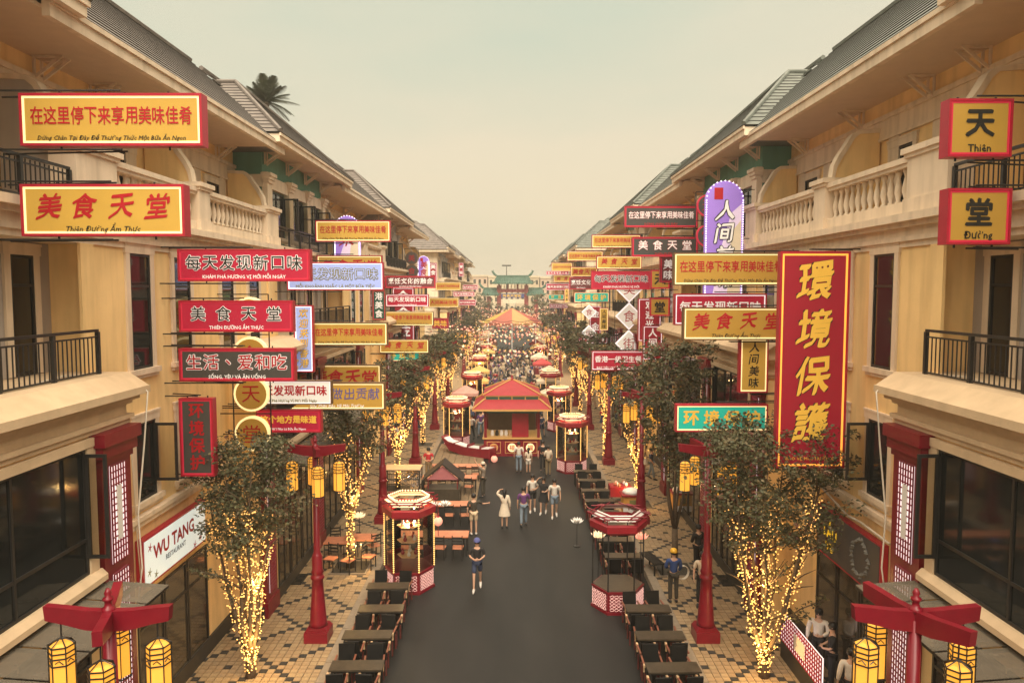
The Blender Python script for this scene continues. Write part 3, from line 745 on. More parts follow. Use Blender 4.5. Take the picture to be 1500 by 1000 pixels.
# ---- left side
sign(28, 137, 298, 214, 'yellow', LONG, LC, 'topmost long yellow sign with red frame at the upper left, twelve red characters', near=True, squash=.72)
sign(30, 270, 272, 346, 'yellow_script', SKY_, SC, 'large yellow sign with four red brush characters at the left, below the twelve character one', near=True, Y=11.9)
sign(260, 365, 455, 412, 'crimson_outline', NEWT, NC, 'crimson sign with seven white outlined black characters, top of the left stack of red signs', near=True)
sign(262, 440, 430, 486, 'crimson_outline', SKY_, 'THIÊN ĐƯỜNG ẨM THỰC', 'crimson sign with four white outlined black characters in the middle of the left stack', near=True)
sign(262, 510, 432, 558, 'dark_red', '生活、爱和吃', 'SỐNG, YÊU VÀ ĂN UỐNG', 'charcoal sign with white outlined red characters and red frame at the left', near=True)
sign(262, 583, 315, 697, 'dark_redplain', '环境保护', None, 'vertical charcoal sign with red characters at the left beside the near tree', vertical=True, near=True)
sign(420, 384, 562, 425, 'blue_gold', NEWT, 'MỖI KHOẢNH KHẮC LÀ MỘT BỮA TIỆC', 'pale blue glowing sign right of the crimson seven character sign')
sign(462, 323, 572, 354, 'yellow', LONG, LC, 'yellow twelve character sign with red frame above the pale blue sign', squash=.72)
sign(464, 374, 560, 402, 'yellow_script', SKY_, None, 'yellow sign mostly hidden behind the top of the pale blue sign', Y=30.2)
sign(430, 447, 460, 545, 'blue_script', '欢迎来到香港', None, 'vertical pale blue sign with gold brush characters on the left side', Y=25.5, vertical=True)
sign(455, 472, 568, 506, 'yellow_bronze', LONG, LC, 'ochre twelve character sign behind the right edge of the vertical blue sign', squash=.72)
sign(449, 534, 558, 572, 'yellow_bronze_script', SKY_, None, 'ochre four character sign partly covered by the sign with blue characters below it', Y=28.8)
sign(423, 560, 564, 600, 'yellow_blue', '为环境做出贡献', 'Góp Phần Bảo Vệ Môi Trường', 'ochre sign with blue characters behind the white sign on the left')
sign(362, 557, 486, 592, 'white_red', NEWT, 'Khám Phá Hương Vị Mới Mỗi Ngày', 'white sign with red characters behind the round yellow signs', near=True, edge=.03)
sign(375, 600, 471, 633, 'crimson_gold', '这个地方是味道', 'Nơi Này Là Bữa Ăn Ngon', 'crimson sign with gold characters under the white sign on the left')
sign(564, 404, 638, 422, 'maroon', '烹饪文化的融合', 'SỰ HÒA QUYỆN ẨM THỰC', 'maroon seven character sign under the round dark signs on the left')
sign(565, 431, 628, 449, 'crimson_white', NEWT, 'KHÁM PHÁ HƯƠNG VỊ', 'crimson sign with white border below the maroon sign on the left')
sign(564, 456, 635, 477, 'yellow_bronze', LONG, LC, 'small ochre twelve character sign below the white bordered crimson sign on the left', squash=.72, Y=45.8)
sign(556, 497, 628, 517, 'yellow_bronze_script', SKY_, SC, 'small ochre four character sign above the green strip sign on the left')
sign(565, 512, 628, 529, 'teal_gold', '环境保护', None, 'teal sign peeping out under a small ochre sign on the left', Y=46.4)
sign(545, 425, 565, 469, 'green_vert', '港美食', None, 'vertical dark green sign with pale characters under the blue sign on the left', vertical=True)
sign(575, 421, 607, 522, 'scarlet_white', '金金金金', None, 'tall red banner standing behind the crimson and ochre signs on the left', Y=50, vertical=True, rod=False)
sign(638, 413, 675, 425, 'yellow_bronze', LONG, None, 'upper of the two tiny far ochre signs on the left', squash=.72)
sign(628, 436, 672, 450, 'yellow_bronze', '人间美味佳肴', None, 'lower of the two tiny far ochre signs on the left')
sign(633, 466, 657, 481, 'crimson_gold', '美味', None, 'small crimson sign right of the small ochre signs on the left', Y=72)
sign(632, 492, 656, 508, 'white_red', '美食', None, 'small white lilac sign beside a dark tree on the left', Y=70)
sign(629, 385, 640, 414, 'scarlet_white', '美食街', None, 'small vertical red sign beside the purple sign on the far left', Y=68, vertical=True)
sign(672, 385, 679, 405, 'scarlet_white', '食街', None, 'tiny vertical red sign at the far end of the left roofs', Y=104, vertical=True)
sign(678, 417, 700, 424, 'scarlet_white', NEWT, None, 'top one of the tiny red signs at the far left end', Y=112)
sign(664, 427, 695, 434, 'crimson_white', NEWT, None, 'middle one of the tiny red signs at the far left end', Y=102)
sign(672, 439, 697, 447, 'crimson_white', NEWT, None, 'lowest of the tiny red signs at the far left end', Y=105)
# ---- right side
sign(1390, 145, 1480, 230, 'square', '天', 'Thiên', 'upper square ochre sign with red frame and one big black character at the right edge', near=True, cap_h=.16, depth=.22, edge=.04)
sign(1388, 276, 1478, 358, 'square', '堂', 'Đường', 'lower square ochre sign with red frame and one big black character at the right edge', near=True, cap_h=.16, depth=.22, edge=.04, Y=11.75)
sign(1143, 368, 1236, 685, 'big_red', '環境保護', 'BẢO VỆ MÔI TRƯỜNG', 'tall red banner sign with four golden brush characters on the right', near=True, vertical=True, depth=.16, edge=.06, squash=.9, cs=.86)
sign(987, 370, 1154, 418, 'yellow_bronze', LONG, LC, 'yellow twelve character sign left of the tall red banner on the right', near=True, squash=.72)
sign(1001, 450, 1156, 498, 'yellow_bronze_script', SKY_, SC, 'yellow four character sign left of the tall red banner on the right', near=True, Y=20.8)
sign(988, 430, 1122, 476, 'crimson_white', NEWT, 'KHÁM PHÁ', 'crimson sign with white border peeping out above the yellow four character sign')
sign(915, 302, 1022, 333, 'dark_white', LONG, 'DỪNG CHÂN TẠI ĐÂY', 'charcoal twelve character sign with red frame, highest on the right', squash=.72)
sign(926, 347, 1022, 376, 'dark_white', SKY_, 'THIÊN ĐƯỜNG', 'charcoal four character sign with red frame under the highest one on the right')
sign(1084, 495, 1124, 575, 'yellow_black_vert', '人间美味', None, 'vertical yellow sign with black characters below the yellow four character sign', vertical=True)
sign(990, 592, 1124, 632, 'teal_gold', '环境保护', None, 'teal sign with gold characters behind the near tree on the right', near=True)
sign(953, 395, 981, 423, 'square', '天', None, 'small upper square ochre sign in the middle distance on the right')
sign(952, 436, 981, 463, 'square', '堂', None, 'small lower square ochre sign in the middle distance on the right')
sign(967, 376, 990, 414, 'maroon', '美味', None, 'maroon vertical sign half hidden by the yellow twelve character sign', vertical=True, Y=33)
sign(866, 397, 954, 424, 'crimson_outline', NEWT, 'KHÁM PHÁ HƯƠNG VỊ MỚI', 'crimson seven character sign with outlined letters over the white diamonds')
sign(935, 437, 968, 500, 'scarlet_white', '欢迎光临', None, 'vertical crimson sign behind the small square signs on the right', vertical=True, Y=39)
sign(942, 477, 970, 527, 'scarlet_white', '人间美', None, 'short vertical red sign with white border above a tree on the right', vertical=True, Y=37.5)
sign(867, 514, 944, 542, 'crimson_white', '香港一级卫生餐', 'ĐẠT TIÊU CHUẨN HONG KONG', 'crimson sign with white border just above the trees on the right', Y=41)
sign(874, 375, 940, 394, 'yellow_script', SKY_, SC, 'yellow four character sign above the crimson seven character sign on the right', Y=44)
sign(867, 344, 938, 363, 'yellow', LONG, LC, 'yellow twelve character sign, left of the charcoal signs on the right', squash=.72, Y=45.2)
sign(831, 368, 883, 382, 'yellow', LONG, None, 'far yellow sign, third highest on the right', squash=.72, Y=62)
sign(836, 391, 875, 405, 'yellow_script', SKY_, None, 'far yellow three character sign below another on the right', Y=64)
sign(808, 385, 838, 397, 'yellow', LONG, None, 'tiny yellow sign near the far end of the right roofs', squash=.72, Y=90)
sign(811, 403, 836, 413, 'yellow_script', '美食', None, 'tiny yellow sign under another at the far right end', Y=91)
sign(800, 397, 833, 402.5, 'crimson_white', NEWT, None, 'tiny crimson strip sign at the far right end', Y=95)
sign(800, 415, 834, 425, 'crimson_white', NEWT, None, 'tiny crimson sign above the small green sign at the far right end', Y=94)
sign(834, 406, 868, 424, 'maroon', '烹饪文化', 'ẨM THỰC', 'maroon sign left of the crimson seven character sign on the right', Y=68)
sign(841, 428, 892, 443, 'teal_gold', '环境保护', None, 'small teal sign below the crimson sign on the right', Y=58)
sign(803, 431, 826, 439, 'teal_gold', '环境', None, 'tiny green sign at the far right end', Y=96)
sign(827, 423, 833, 443, 'yellow_black_vert', '人间美', None, 'tiny vertical yellow sign at the far right end', vertical=True, Y=88)
sign(878, 451, 891, 484, 'yellow_black_vert', '人间美味', None, 'small vertical yellow sign beside the red banner with diamonds', vertical=True, Y=55)
sign(805, 445, 832, 451, 'crimson_white', NEWT, None, 'tiny pink strip sign low at the far right end', Y=97)
sign(848, 492, 890, 503, 'crimson_white', '香港卫生餐', None, 'small crimson sign above tree tops on the right, behind the diamonds', Y=57)
sign(864, 448, 880, 490, 'scarlet_white', '金金', None, 'small red banner behind the two small diamonds on the right', vertical=True, Y=58, rod=False)

# round signs and diamonds
def disc_frame(px, ys, r, Y, chars, fill, rim, charm, label, shape='disc', framec=True):
    s = -1 if px < 750 else 1
    t = thing('%s_sign' % ('round' if shape == 'disc' else 'diamond'), label, 'sign', (at(px, ys[0], Y).x, Y, 0), 0)
    rr = r * Y / F
    for y, ch in zip(ys, chars):
        z = at(px, y, Y).z
        o = O('plate', None, t, (0, 0, z))
        n = 28 if shape == 'disc' else 4
        def ring(r0, y0, y1, m):
            q = MB(); q.prism([(r0 * cos(2 * pi * k / n), r0 * sin(2 * pi * k / n)) for k in range(n)], 'y', y0, y1); return q
        O('rim', ring(rr, 0, .14, rim).mesh('rim', rim), o)
        O('face', ring(rr * .87, -.012, -.0005, fill).mesh('face', fill), o)
        me, gw, gh = glyph(ch, 'disc' + charm.name, [charm], 0, .0, None, 0, 2); sc = rr * (1.12 if shape == 'disc' else .9)
        O('character', me, o, (0, -.02, 0), None, (sc, 1, sc))
    zt, zb = at(px, ys[0] - r - 4, Y).z, at(px, ys[-1] + r + 4, Y).z
    q = MB()
    for dx in (-rr - .03, rr + .03): q.box(dx - .015, dx + .015, .04, .07, zb, zt)
    zs = [zt, zb] + [at(px, (a + b) / 2, Y).z for a, b in zip(ys[:-1], ys[1:])]
    for z in zs: q.box(min(-rr - .03, s * FX - t.location.x) if s < 0 else -rr - .03, rr + .03 if s < 0 else max(rr + .03, s * FX - t.location.x), .045, .065, z - .015, z + .015)
    O('frame', q.mesh('frame', DARK), t)
    return t
disc_frame(365, (461, 519, 577, 635), 26, 20.8, '美食天堂', P_YELD, E_CRM, K_RED, 'column of round ochre signs with glowing rims, one red character each')
disc_frame(1037, (301, 345, 389), 16, 28, '天堂香', P_DRK, E_RED, K_RED, 'column of round charcoal signs with red rims behind the purple sign')
disc_frame(603, (378, 397), 9.5, 57, '美食', P_DRK, BX_DRK, K_RED, 'two far round dark signs with red characters on the left')
disc_frame(922, (423, 463, 503), 20, 44, '美食街', P_WHT, E_WHT, K_RED, 'three large white diamond signs stacked on the right', 'diamond')
disc_frame(863, (457, 487), 11, 57, '食街', P_WHT, E_WHT, K_RED, 'two small white diamond signs in front of a small red banner', 'diamond')

def arch_sign(px0, py0, px1, py1, Y, text, label, cmats, col2=P_LIL, rib=P_PUR):
    s = -1 if px0 < 750 else 1
    a, c = at(px0, py0, Y), at(px1, py1, Y); W_, H_ = c.x - a.x, a.z - c.z
    t = thing('arched_sign', label, 'sign', ((a.x + c.x) / 2, Y, c.z), 0); r = W_ / 2
    arc = [(r * cos(pi * k / 14), H_ - r + r * sin(pi * k / 14)) for k in range(15)]
    pl = [(-r, 0), (r, 0)] + arc
    q = MB(); q.prism(pl, 'y', 0, .16); O('cabinet', q.mesh('cabinet', rib), t)
    k_ = .9; q = MB(); q.prism([(x * k_, z if z > 0 else .05) if z < H_ - r else (x * k_, H_ - r + (z - H_ + r) * k_) for x, z in pl], 'y', -.01, -.0004); O('panel', q.mesh('panel', rib), t)
    # pale sweep across the panel
    q = MB(); q.prism([(-r * .55, .06), (r * .88, .06), (r * .88, H_ * .80), (r * .35, H_ * .72), (-r * .1, H_ * .45)], 'y', -.016, -.0102); O('swash', q.mesh('swash', col2), t)
    q = MB(); q.prism([(r * .2, .06), (r * .87, .06), (r * .87, H_ * .66), (r * .35, H_ * .55)], 'y', -.02, -.0162); O('cream_patch', q.mesh('cream_patch', flat('sign_patch_cream', (.72, .6, .42), .3)), t)
    q = MB(); q.box(-r * .55, -r * .1, -.02, -.0103, H_ - r * .95, H_ - r * .35); O('red_stamp', q.mesh('red_stamp', K_RED), t)
    n = len(text)
    for k, ch in enumerate(text):
        me, gw, gh = glyph(ch, 'arch' + label[:6], cmats, .15, .015, .06 if len(cmats) > 1 else None, 0, 2); sc = min(W_ * .62, H_ * .8 / n * .9)
        O('character', me, t, (0, -.03, H_ - r * 1.15 - (k + .3) * (H_ - r * 1.2) / n), None, (sc, 1, sc))
    q = MB(); per = [(-r, z) for z in [H_ * j / 40 * (1 - r / H_) for j in range(40)]] + arc[::-1] + [(r, H_ * j / 40 * (1 - r / H_)) for j in range(40)]
    for x, z in per: q.octa((x * .95, -.02, z), .03)
    O('bulb_border', q.mesh('bulb_border', mat('violet_white_bulb', (1, .9, 1), .5, 0, emit=(.95, .8, 1), es=.6, sample=False)), t, kind='stuff')
    q = MB()
    for z in (H_ * .93, H_ * .5, .1):
        q.tube([(0, .18, z), (s * FX - t.location.x, .18, z)], .014, 5)
    O('support_rods', q.mesh('support_rods', DARK), t)
arch_sign(1034, 265, 1087, 432, 25.4, '人间美味', 'tall arched purple sign edged with bulbs at the upper right', [K_BLK, K_WHT])
arch_sign(489, 316, 528, 376, 33, '荣', 'arched lilac sign behind the yellow twelve character sign on the left', [K_RED])
arch_sign(612, 375, 629, 406, 60, '美食', 'small arched purple sign beside the far round signs on the left', [K_RED])

# flat signs on the walls
def wall_sign(s, y0, y1, z0, z1, label, panel, box):
    t = thing('wall_sign', label, 'sign', (s * (FX - .02), (y0 + y1) / 2, z0), 0)
    q = MB(); w_ = (y1 - y0) / 2; q.box(.0 - .16, 0, -w_, w_, 0, z1 - z0); O('cabinet', q.mesh('cabinet', box, sx=s), t)
    q = MB(); q.box(-.172, -.1605, -w_ + .06, w_ - .04, .05, z1 - z0 - .05); O('panel', q.mesh('panel', panel, sx=s), t)
    return t, w_, z1 - z0
def wall_text(t, s, txt, m, yc, zc, size, off=.02, name='lettering', squash=1.0):
    me, gw, gh = glyph(txt, name + m.name, [m], 0, off, None, 0, 2)
    # faces the street: rotate so -y looks to -s*x
    sc = size / max(gh, .01)
    O(name, me, t, (-s * .18, yc, zc), (0, 0, -s * pi / 2 if s > 0 else pi / 2), (sc * squash, 1, sc))
P_SHOP = flat('shop_sign_pale_panel', (.70, .78, .74), .6)
t_, w_, h_ = wall_sign(-1, 15.9, 19.2, 3.4, 4.5, 'white lit restaurant sign with red letters on the left wall above the glass doors', P_SHOP, BX_RED)
wall_text(t_, -1, 'WU TANG', K_RED, -.15, h_ * .62, .31, .035)
wall_text(t_, -1, 'RESTAURANT', K_BLK, -.1, h_ * .34, .12, .015, 'caption')
for y, z, m in ((-1.35, .85, K_RED), (1.3, .2, K_RED), (-1.4, .3, K_GRN), (-1.1, .15, K_GRN), (1.4, .9, K_RED), (.95, .12, K_RED)):
    q = MB(); 
    for k in range(5):
        a_ = 2 * pi * k / 5; q.prism([(y + .02 * cos(a_ + 1), z + .02 * sin(a_ + 1)), (y + .11 * cos(a_), z + .11 * sin(a_)), (y + .02 * cos(a_ - 1), z + .02 * sin(a_ - 1))], 'x', .172, .178)
    O('flower_print', q.mesh('flower_print', m), t_)
t_, w_, h_ = wall_sign(1, 15.9, 19.3, 3.15, 4.4, 'black shop sign with yellow letters and a wreath picture on the right wall', P_DRK, BX_RED)
K_YEL2 = mat('sign_letter_yellow', (.75, .50, .03), .5, .03, emit=(.8, .5, .02), es=.2)
wall_text(t_, 1, 'LẨU', K_YEL2, .85, h_ * .62, .46, .03)
wall_text(t_, 1, '香港', K_YEL2, .9, h_ * .25, .22, .02, 'caption')
q = MB()
for k in range(26):
    a_ = 2 * pi * k / 26; c_ = (-.178, -.75 + .42 * cos(a_) + R.uniform(-.05, .05), h_ * .5 + .42 * sin(a_) + R.uniform(-.04, .04)); q.octa(c_, .07)
O('wreath_print', q.mesh('wreath_print', mat('grey_foliage_print', (.16, .15, .13), .6, .5, 14), sx=1), t_)
# teal shop sign low behind the red banner, blank
# cables on the facades
for s in (-1, 1):
    W = side_word(s)
    pts = [(s * 7.6, 14.6, 8.36), (s * 7.12, 14.35, 8.02), (s * 7.2, 14.3, 7.0), (s * 7.34, 14.25, 5.6), (s * 7.22, 14.1, 4.6), (s * 7.3, 14.0, 3.8)]
    thing('hanging_cable', 'white cable running down over the cornice beside the red pillar on the %s' % W, 'cable', me=MB().tube(pts, .017, 5).mesh('hanging_cable', CABLE, True))
    pts = [(s * 8.15, 13.9 - .55 * k, 8.39 + .05 * sin(k * 1.3)) for k in range(0, 16)]
    thing('hanging_cable', 'white cable lying along the foot of the black balcony railing on the %s' % W, 'cable', me=MB().tube(pts, .017, 5).mesh('hanging_cable', CABLE, True))
pts = [(8.16, 19.6, 4.1), (8.14, 19.65, 4.75), (8.14, 19.2, 4.85), (8.14, 17.6, 4.55), (8.14, 16.9, 4.6), (8.14, 15.6, 4.55)]
thing('hanging_cable', 'white conduit bent over the black shop sign on the right wall', 'cable', me=MB().tube(pts, .03, 6).mesh('hanging_cable', CABLE, True))
pts = [(-8.2, 15.7, 6.9), (-8.18, 15.75, 5.6), (-8.17, 15.8, 4.4), (-8.15, 15.85, 3.6)]
thing('hanging_cable', 'thin white cable hanging left of the lit restaurant sign', 'cable', me=MB().tube(pts, .014, 5).mesh('hanging_cable', CABLE, True))

# ================================================================== STREET LAMPS
def lantern_parts(par, loc, ry=.3):
    o = O('lantern', None, par, loc, (0, 0, ry))
    r = .165
    q = MB(); q.lathe((0, 0, -.95), [(r * .93, 0), (r * .93, .74), (r * .55, .79)], 6, 0, 0, True); O('shade', q.mesh('shade', LANT), o)
    q = MB()
    for k in range(6):
        a = pi / 3 * k; x, y = r * cos(a), r * sin(a); q.tube([(x, y, -.98), (x, y, -.17)], .009, 4)
    for z in (-.97, -.27, -.34, -.44, -.19): q.lathe((0, 0, z), [(r + .012, -.012), (r + .012, .012)], 6, 0, 0, False); q.lathe((0, 0, z), [(r - .014, -.012), (r + .012, -.012)], 6, 0, 0, False)
    for k in range(6):
        a = pi / 3 * k; a2 = a + pi / 3
        p0 = Vector((r * cos(a), r * sin(a), 0)); p1 = Vector((r * cos(a2), r * sin(a2), 0))
        q.tube([p0.lerp(p1, .2) + Vector((0, 0, -.40)), p0.lerp(p1, .5) + Vector((0, 0, -.37)), p0.lerp(p1, .8) + Vector((0, 0, -.42))], .009, 3)
    [q.tube([(r * cos(pi / 3 * k), r * sin(pi / 3 * k), -.18), (0, 0, -.09)], .009, 4) for k in range(6)]
    q.tube([(0, 0, -.1), (0, 0, .12)], .012, 5)
    O('cage', q.mesh('cage', DARK), o)
    return o
def street_lamp(loc, label):
    t = thing('street_lamp', label, 'street lamp', loc, 0, 'red street lamps with lanterns')
    q = MB(); q.box(-.33, .33, -.33, .33, 0, .30); q.prism([(-.33, .30), (.33, .30), (.25, .40), (-.25, .40)], 'y', -.28, .28); O('base', q.mesh('base', RED), t)
    q = MB(); q.lathe((0, 0, .4), [(.26, 0), (.24, .10), (.17, 1.0), (.155, 1.32), (.19, 1.36), (.20, 1.40), (.17, 1.45), (.15, 1.5), (.18, 1.55), (.15, 1.62), (.15, 2.0), (.12, 2.06), (.095, 2.12), (.085, 5.0)], 14); O('pole', q.mesh('pole', RED, True), t)
    def beam():
        q = MB(); tp = [(-.86, 5.60), (-.6, 5.575), (-.3, 5.54), (0, 5.53), (.3, 5.54), (.6, 5.575), (.86, 5.60)]; bt = [(-.84, 5.40), (-.6, 5.35), (-.3, 5.27), (0, 5.24), (.3, 5.27), (.6, 5.35), (.84, 5.40)]
        for k in range(6): q.prism([tp[k], tp[k + 1], bt[k + 1], bt[k]], 'y', -.06, .06)
        return q.mesh('cross_beam', RED)
    bm_ = beam()
    O('cross_beam', bm_, t); O('cross_beam', bm_, t, (0, 0, .003), (0, 0, pi / 2 + .35))
    q = MB(); q.lathe((0, 0, 5.5), [(.09, 0), (.09, .06), (.05, .08), (.045, .15), (.07, .17), (.07, .20), (.035, .22), (.05, .27), (.02, .33)], 10); O('finial', q.mesh('finial', RED, True), t)
    a2 = pi / 2 + .35
    for a in (0, pi, a2, a2 + pi): lantern_parts(t, (.66 * cos(a), .66 * sin(a), 5.24), a + .3)
    return t
lamp0 = street_lamp((-5.5, 9.8, .13), ''); index_children()
LY = [9.8, 20.4, 31.0, 41.6, 52.2, 62.8, 84.0, 94.6, 105.2, 115.8]
for s in (-1, 1):
    for k, y in enumerate(LY):
        o = lamp0 if (s < 0 and k == 0) else copy_tree(lamp0)
        o.location = (s * 5.5, y, .13); o['label'] = '%s red lantern lamp post from the camera on the %s pavement' % (ORD[k], side_word(s))
        if k < 4:
            ld = bpy.data.lights.new('lantern_glow', 'POINT'); ld.energy = 60 if k else 45; ld.color = (1, .58, .2); ld.shadow_soft_size = .03
            lo = O('lantern_glow', ld, o, (0, 0, 4.1))

# ================================================================== TREES
def leafball(q, c, r, n, rnd, size, mi_w=(0, 0, 1)):
    for _ in range(n):
        while True:
            v = Vector((rnd.uniform(-1, 1), rnd.uniform(-1, 1), rnd.uniform(-1, 1)))
            if v.length <= 1: break
        p = c + Vector((v.x * r, v.y * r, v.z * r * .75))
        a = Vector((rnd.gauss(0, 1), rnd.gauss(0, 1), rnd.gauss(0, .6))).normalized(); b = a.cross(Vector((rnd.gauss(0, 1), rnd.gauss(0, 1), rnd.gauss(0, 1)))).normalized()
        L_ = size * rnd.uniform(.7, 1.3); w = L_ * .55
        q.face([p - a * L_ * .5, p + b * w * .5 - a * .08 * L_, p + a * L_ * .5, p - b * w * .5 - a * .08 * L_], rnd.choice(mi_w))
def tree(loc, label, H=6.1, fork=1.5, spread=1.1, seed=1, lit=True, stems=5, clusters=120, leaf=.15, crown0=3.3, bulbs=500, br=.028, lean=(0, 0), extra=0, lightfrac=.80, tag=''):
    rnd = random.Random(seed)
    t = thing('street_tree', label, 'tree', loc, 0, 'pavement trees')
    q = MB(); tr = .11; q.tube([(0, 0, -.05), (.02, .01, fork * .5), (0, 0, fork)], [tr * 1.3, tr, tr * .95], 8)
    O('trunk', q.mesh('trunk', BARK, True), t)
    limbs = []
    for k in range(stems):
        a = 2 * pi * (k + rnd.uniform(-.2, .2)) / stems; d = Vector((cos(a), sin(a), 0))
        z1 = H * rnd.uniform(.78, .95); sp = spread * rnd.uniform(.6, 1.0)
        pts = [Vector((0, 0, fork - .1))]
        for j in range(1, 6):
            f = j / 5; pts.append(Vector((lean[0] * f, lean[1] * f, 0)) + d * (sp * f ** .8) + Vector((rnd.uniform(-.07, .07), rnd.uniform(-.07, .07), fork - .1 + (z1 - fork) * f)))
        limbs.append(pts)
        q = MB(); q.tube(pts, [tr * .62, tr * .5, tr * .4, tr * .3, tr * .2, tr * .08], 6)
        for j in (2, 3, 4):
            for _ in range(2):
                e = pts[j] + Vector((rnd.uniform(-.6, .6), rnd.uniform(-.6, .6), rnd.uniform(.2, .7))); q.tube([pts[j], pts[j].lerp(e, .5) + Vector((0, 0, .04)), e], [tr * .22, tr * .15, tr * .06], 4)
        O('limb', q.mesh('limb', BARK, True), t)
    q = MB()
    for _ in range(clusters):
        lp = rnd.choice(limbs); z = crown0 + (H - crown0) * rnd.random() ** .8
        f = (z - fork) / (H * .88 - fork); f = max(0, min(1, f)); j = min(4, int(f * 5)); base = lp[j].lerp(lp[j + 1], f * 5 - j) if f < 1 else lp[5]
        ax = Vector((lean[0] * f, lean[1] * f, 0))
        env = sin(pi * min(1, max(.08, (z - crown0 + .3) / (H - crown0 + .5)))) ** .5
        c = Vector((base.x, base.y, z)) + Vector((rnd.gauss(0, .34), rnd.gauss(0, .34), rnd.gauss(0, .12))) * spread * env * .95
        leafball(q, c, rnd.uniform(.18, .36), rnd.randint(30, 52), rnd, leaf, (0, 0, 1) if rnd.random() < .85 else (0, 1, 2))
    for _ in range(extra):
        lp = rnd.choice(limbs); b0 = lp[rnd.randint(1, 4)]; e = b0 + Vector((rnd.uniform(.4, 1.3) * (1 if loc[0] > 0 else -1), rnd.uniform(-.5, .3), rnd.uniform(.2, 1.0)))
        qq = MB(); qq.tube([b0, b0.lerp(e, .5) + Vector((0, 0, .1)), e], [.025, .018, .008], 4); O('limb', qq.mesh('limb', BARK, True), t)
        for f in (.4, .6, .75, .9, 1.0): leafball(q, b0.lerp(e, f) + Vector((0, 0, rnd.uniform(-.05, .12))), .13, 9, rnd, leaf * 1.1, (0, 1))
    O('crown', q.mesh('crown', [LEAF, LEAF2, LEAF3]), t)
    if lit:
        g = thing('string_lights', 'string lights wound around the ' + tag, 'string lights', loc, 0, 'string lights on the pavement trees')
        q = MB()
        paths = [([Vector((0, 0, .15)), Vector((0, 0, fork))], tr * 1.15, max(1.0, fork) / (fork + 1))]
        tot = bulbs; nt_ = int(tot * fork / (fork + stems * (H - fork) * lightfrac * .55))
        for k in range(nt_):
            z = rnd.uniform(.12, fork); a = rnd.uniform(0, 2 * pi); q.octa((cos(a) * tr * 1.22, sin(a) * tr * 1.22, z), br)
        for k in range(tot - nt_):
            lp = rnd.choice(limbs); f = rnd.random() ** 1.1 * lightfrac * 5; j = min(4, int(f)); p = lp[j].lerp(lp[j + 1], f - j)
            a = rnd.uniform(0, 2 * pi); r_ = tr * .75 + (rnd.random() ** 3) * .12; q.octa((p.x + cos(a) * r_, p.y + sin(a) * r_, p.z), br)
        O('bulbs', q.mesh('bulbs', BULB), g, kind='stuff')
        # the wire
        q = MB(); pts = [Vector((tr * 1.2 * cos(k * 1.1), tr * 1.2 * sin(k * 1.1), .12 + fork * k / 40)) for k in range(41)]; q.tube(pts, .006, 3); O('wire', q.mesh('wire', DARK), g)
        if loc[1] < 50:
            for z in ((.9, 2.6) if loc[1] < 40 else (1.6,)):
                ld = bpy.data.lights.new('bulb_glow', 'POINT'); ld.energy = 20; ld.color = (1, .6, .2); ld.shadow_soft_size = .03
                O('bulb_glow', ld, g, (.30 if loc[0] < 0 else -.30, -.32, z))
        return t, g
    return t, None
# tree pits
def tree_pit(x, y, lb):
    t = thing('tree_pit', lb, 'tree pit', (x, y, .128), 0)
    q = MB(); q.box(-.6, .6, -.6, .6, .0, .012); O('soil', q.mesh('soil', mat('dark_soil', (.05, .042, .03), .95, .4, 20, .5)), t)
    q = MB(); q.box(-.66, .66, -.66, -.6, 0, .03); q.box(-.66, .66, .6, .66, 0, .03); q.box(-.66, -.6, -.6, .6, 0, .03); q.box(.6, .66, -.6, .6, 0, .03); O('edging', q.mesh('edging', GRANITE), t)
near_specs = [
    (-6.7, 18.3, 6.15, .5, 1.0, 3, True, 6, 240, .10, 3.3, 1100, .022, 'nearest tree on the left pavement, vase shaped and full of lights'),
    (-5.75, 25.8, 6.4, 1.9, 1.15, 4, True, 5, 150, .12, 4.0, 620, .026, 'second tree on the left pavement, lit trunk forking like a candelabra'),
    (-5.7, 36.3, 6.3, 1.9, 1.2, 5, True, 5, 130, .14, 3.9, 520, .032, 'third tree on the left pavement behind the wire stall'),
    (-5.7, 46.8, 6.3, 1.9, 1.1, 6, True, 5, 110, .15, 4.2, 450, .038, 'fourth tree on the left pavement, brightly wrapped trunk'),
    (6.45, 18.3, 6.5, .5, 1.45, 7, True, 7, 340, .10, 3.5, 1150, .022, 'nearest tree on the right pavement, wide crown and lit stems'),
    (5.75, 25.6, 8.0, 1.5, 1.25, 8, False, 5, 190, .13, 3.8, 0, 0, 'second tree on the right pavement, tall with bare dark trunk'),
    (5.8, 33.6, 6.4, 1.6, 1.2, 9, True, 5, 130, .14, 3.8, 420, .030, 'third tree on the right pavement near the orange carts'),
    (5.5, 43.0, 6.6, 2.6, 1.1, 10, True, 4, 100, .15, 4.4, 520, .036, 'fourth tree on the right pavement, column of lights'),
]
for (x, y, H, fk, sp, sd_, lit, st, cl, lf, c0, bl, br, lb) in near_specs:
    tree((x, y, .13), lb, H, fk, sp, sd_, lit, st, cl, lf, c0, bl, br, extra=(12 if x > 6 else 5 if y < 20 else 0), tag=lb.split(',')[0].replace('on the ', '').replace(' pavement', ' side'))
    if y > 20: tree_pit(x, y, 'square soil pit around the ' + lb.split(',')[0])
protoT, protoG = tree((-5.7, 57.4, .13), 'fifth tree on the left pavement', 6.4, 1.9, 1.2, 21, True, 5, 90, .2, 4.0, 420, .045, tag='fifth tree on the left pavement')
index_children()
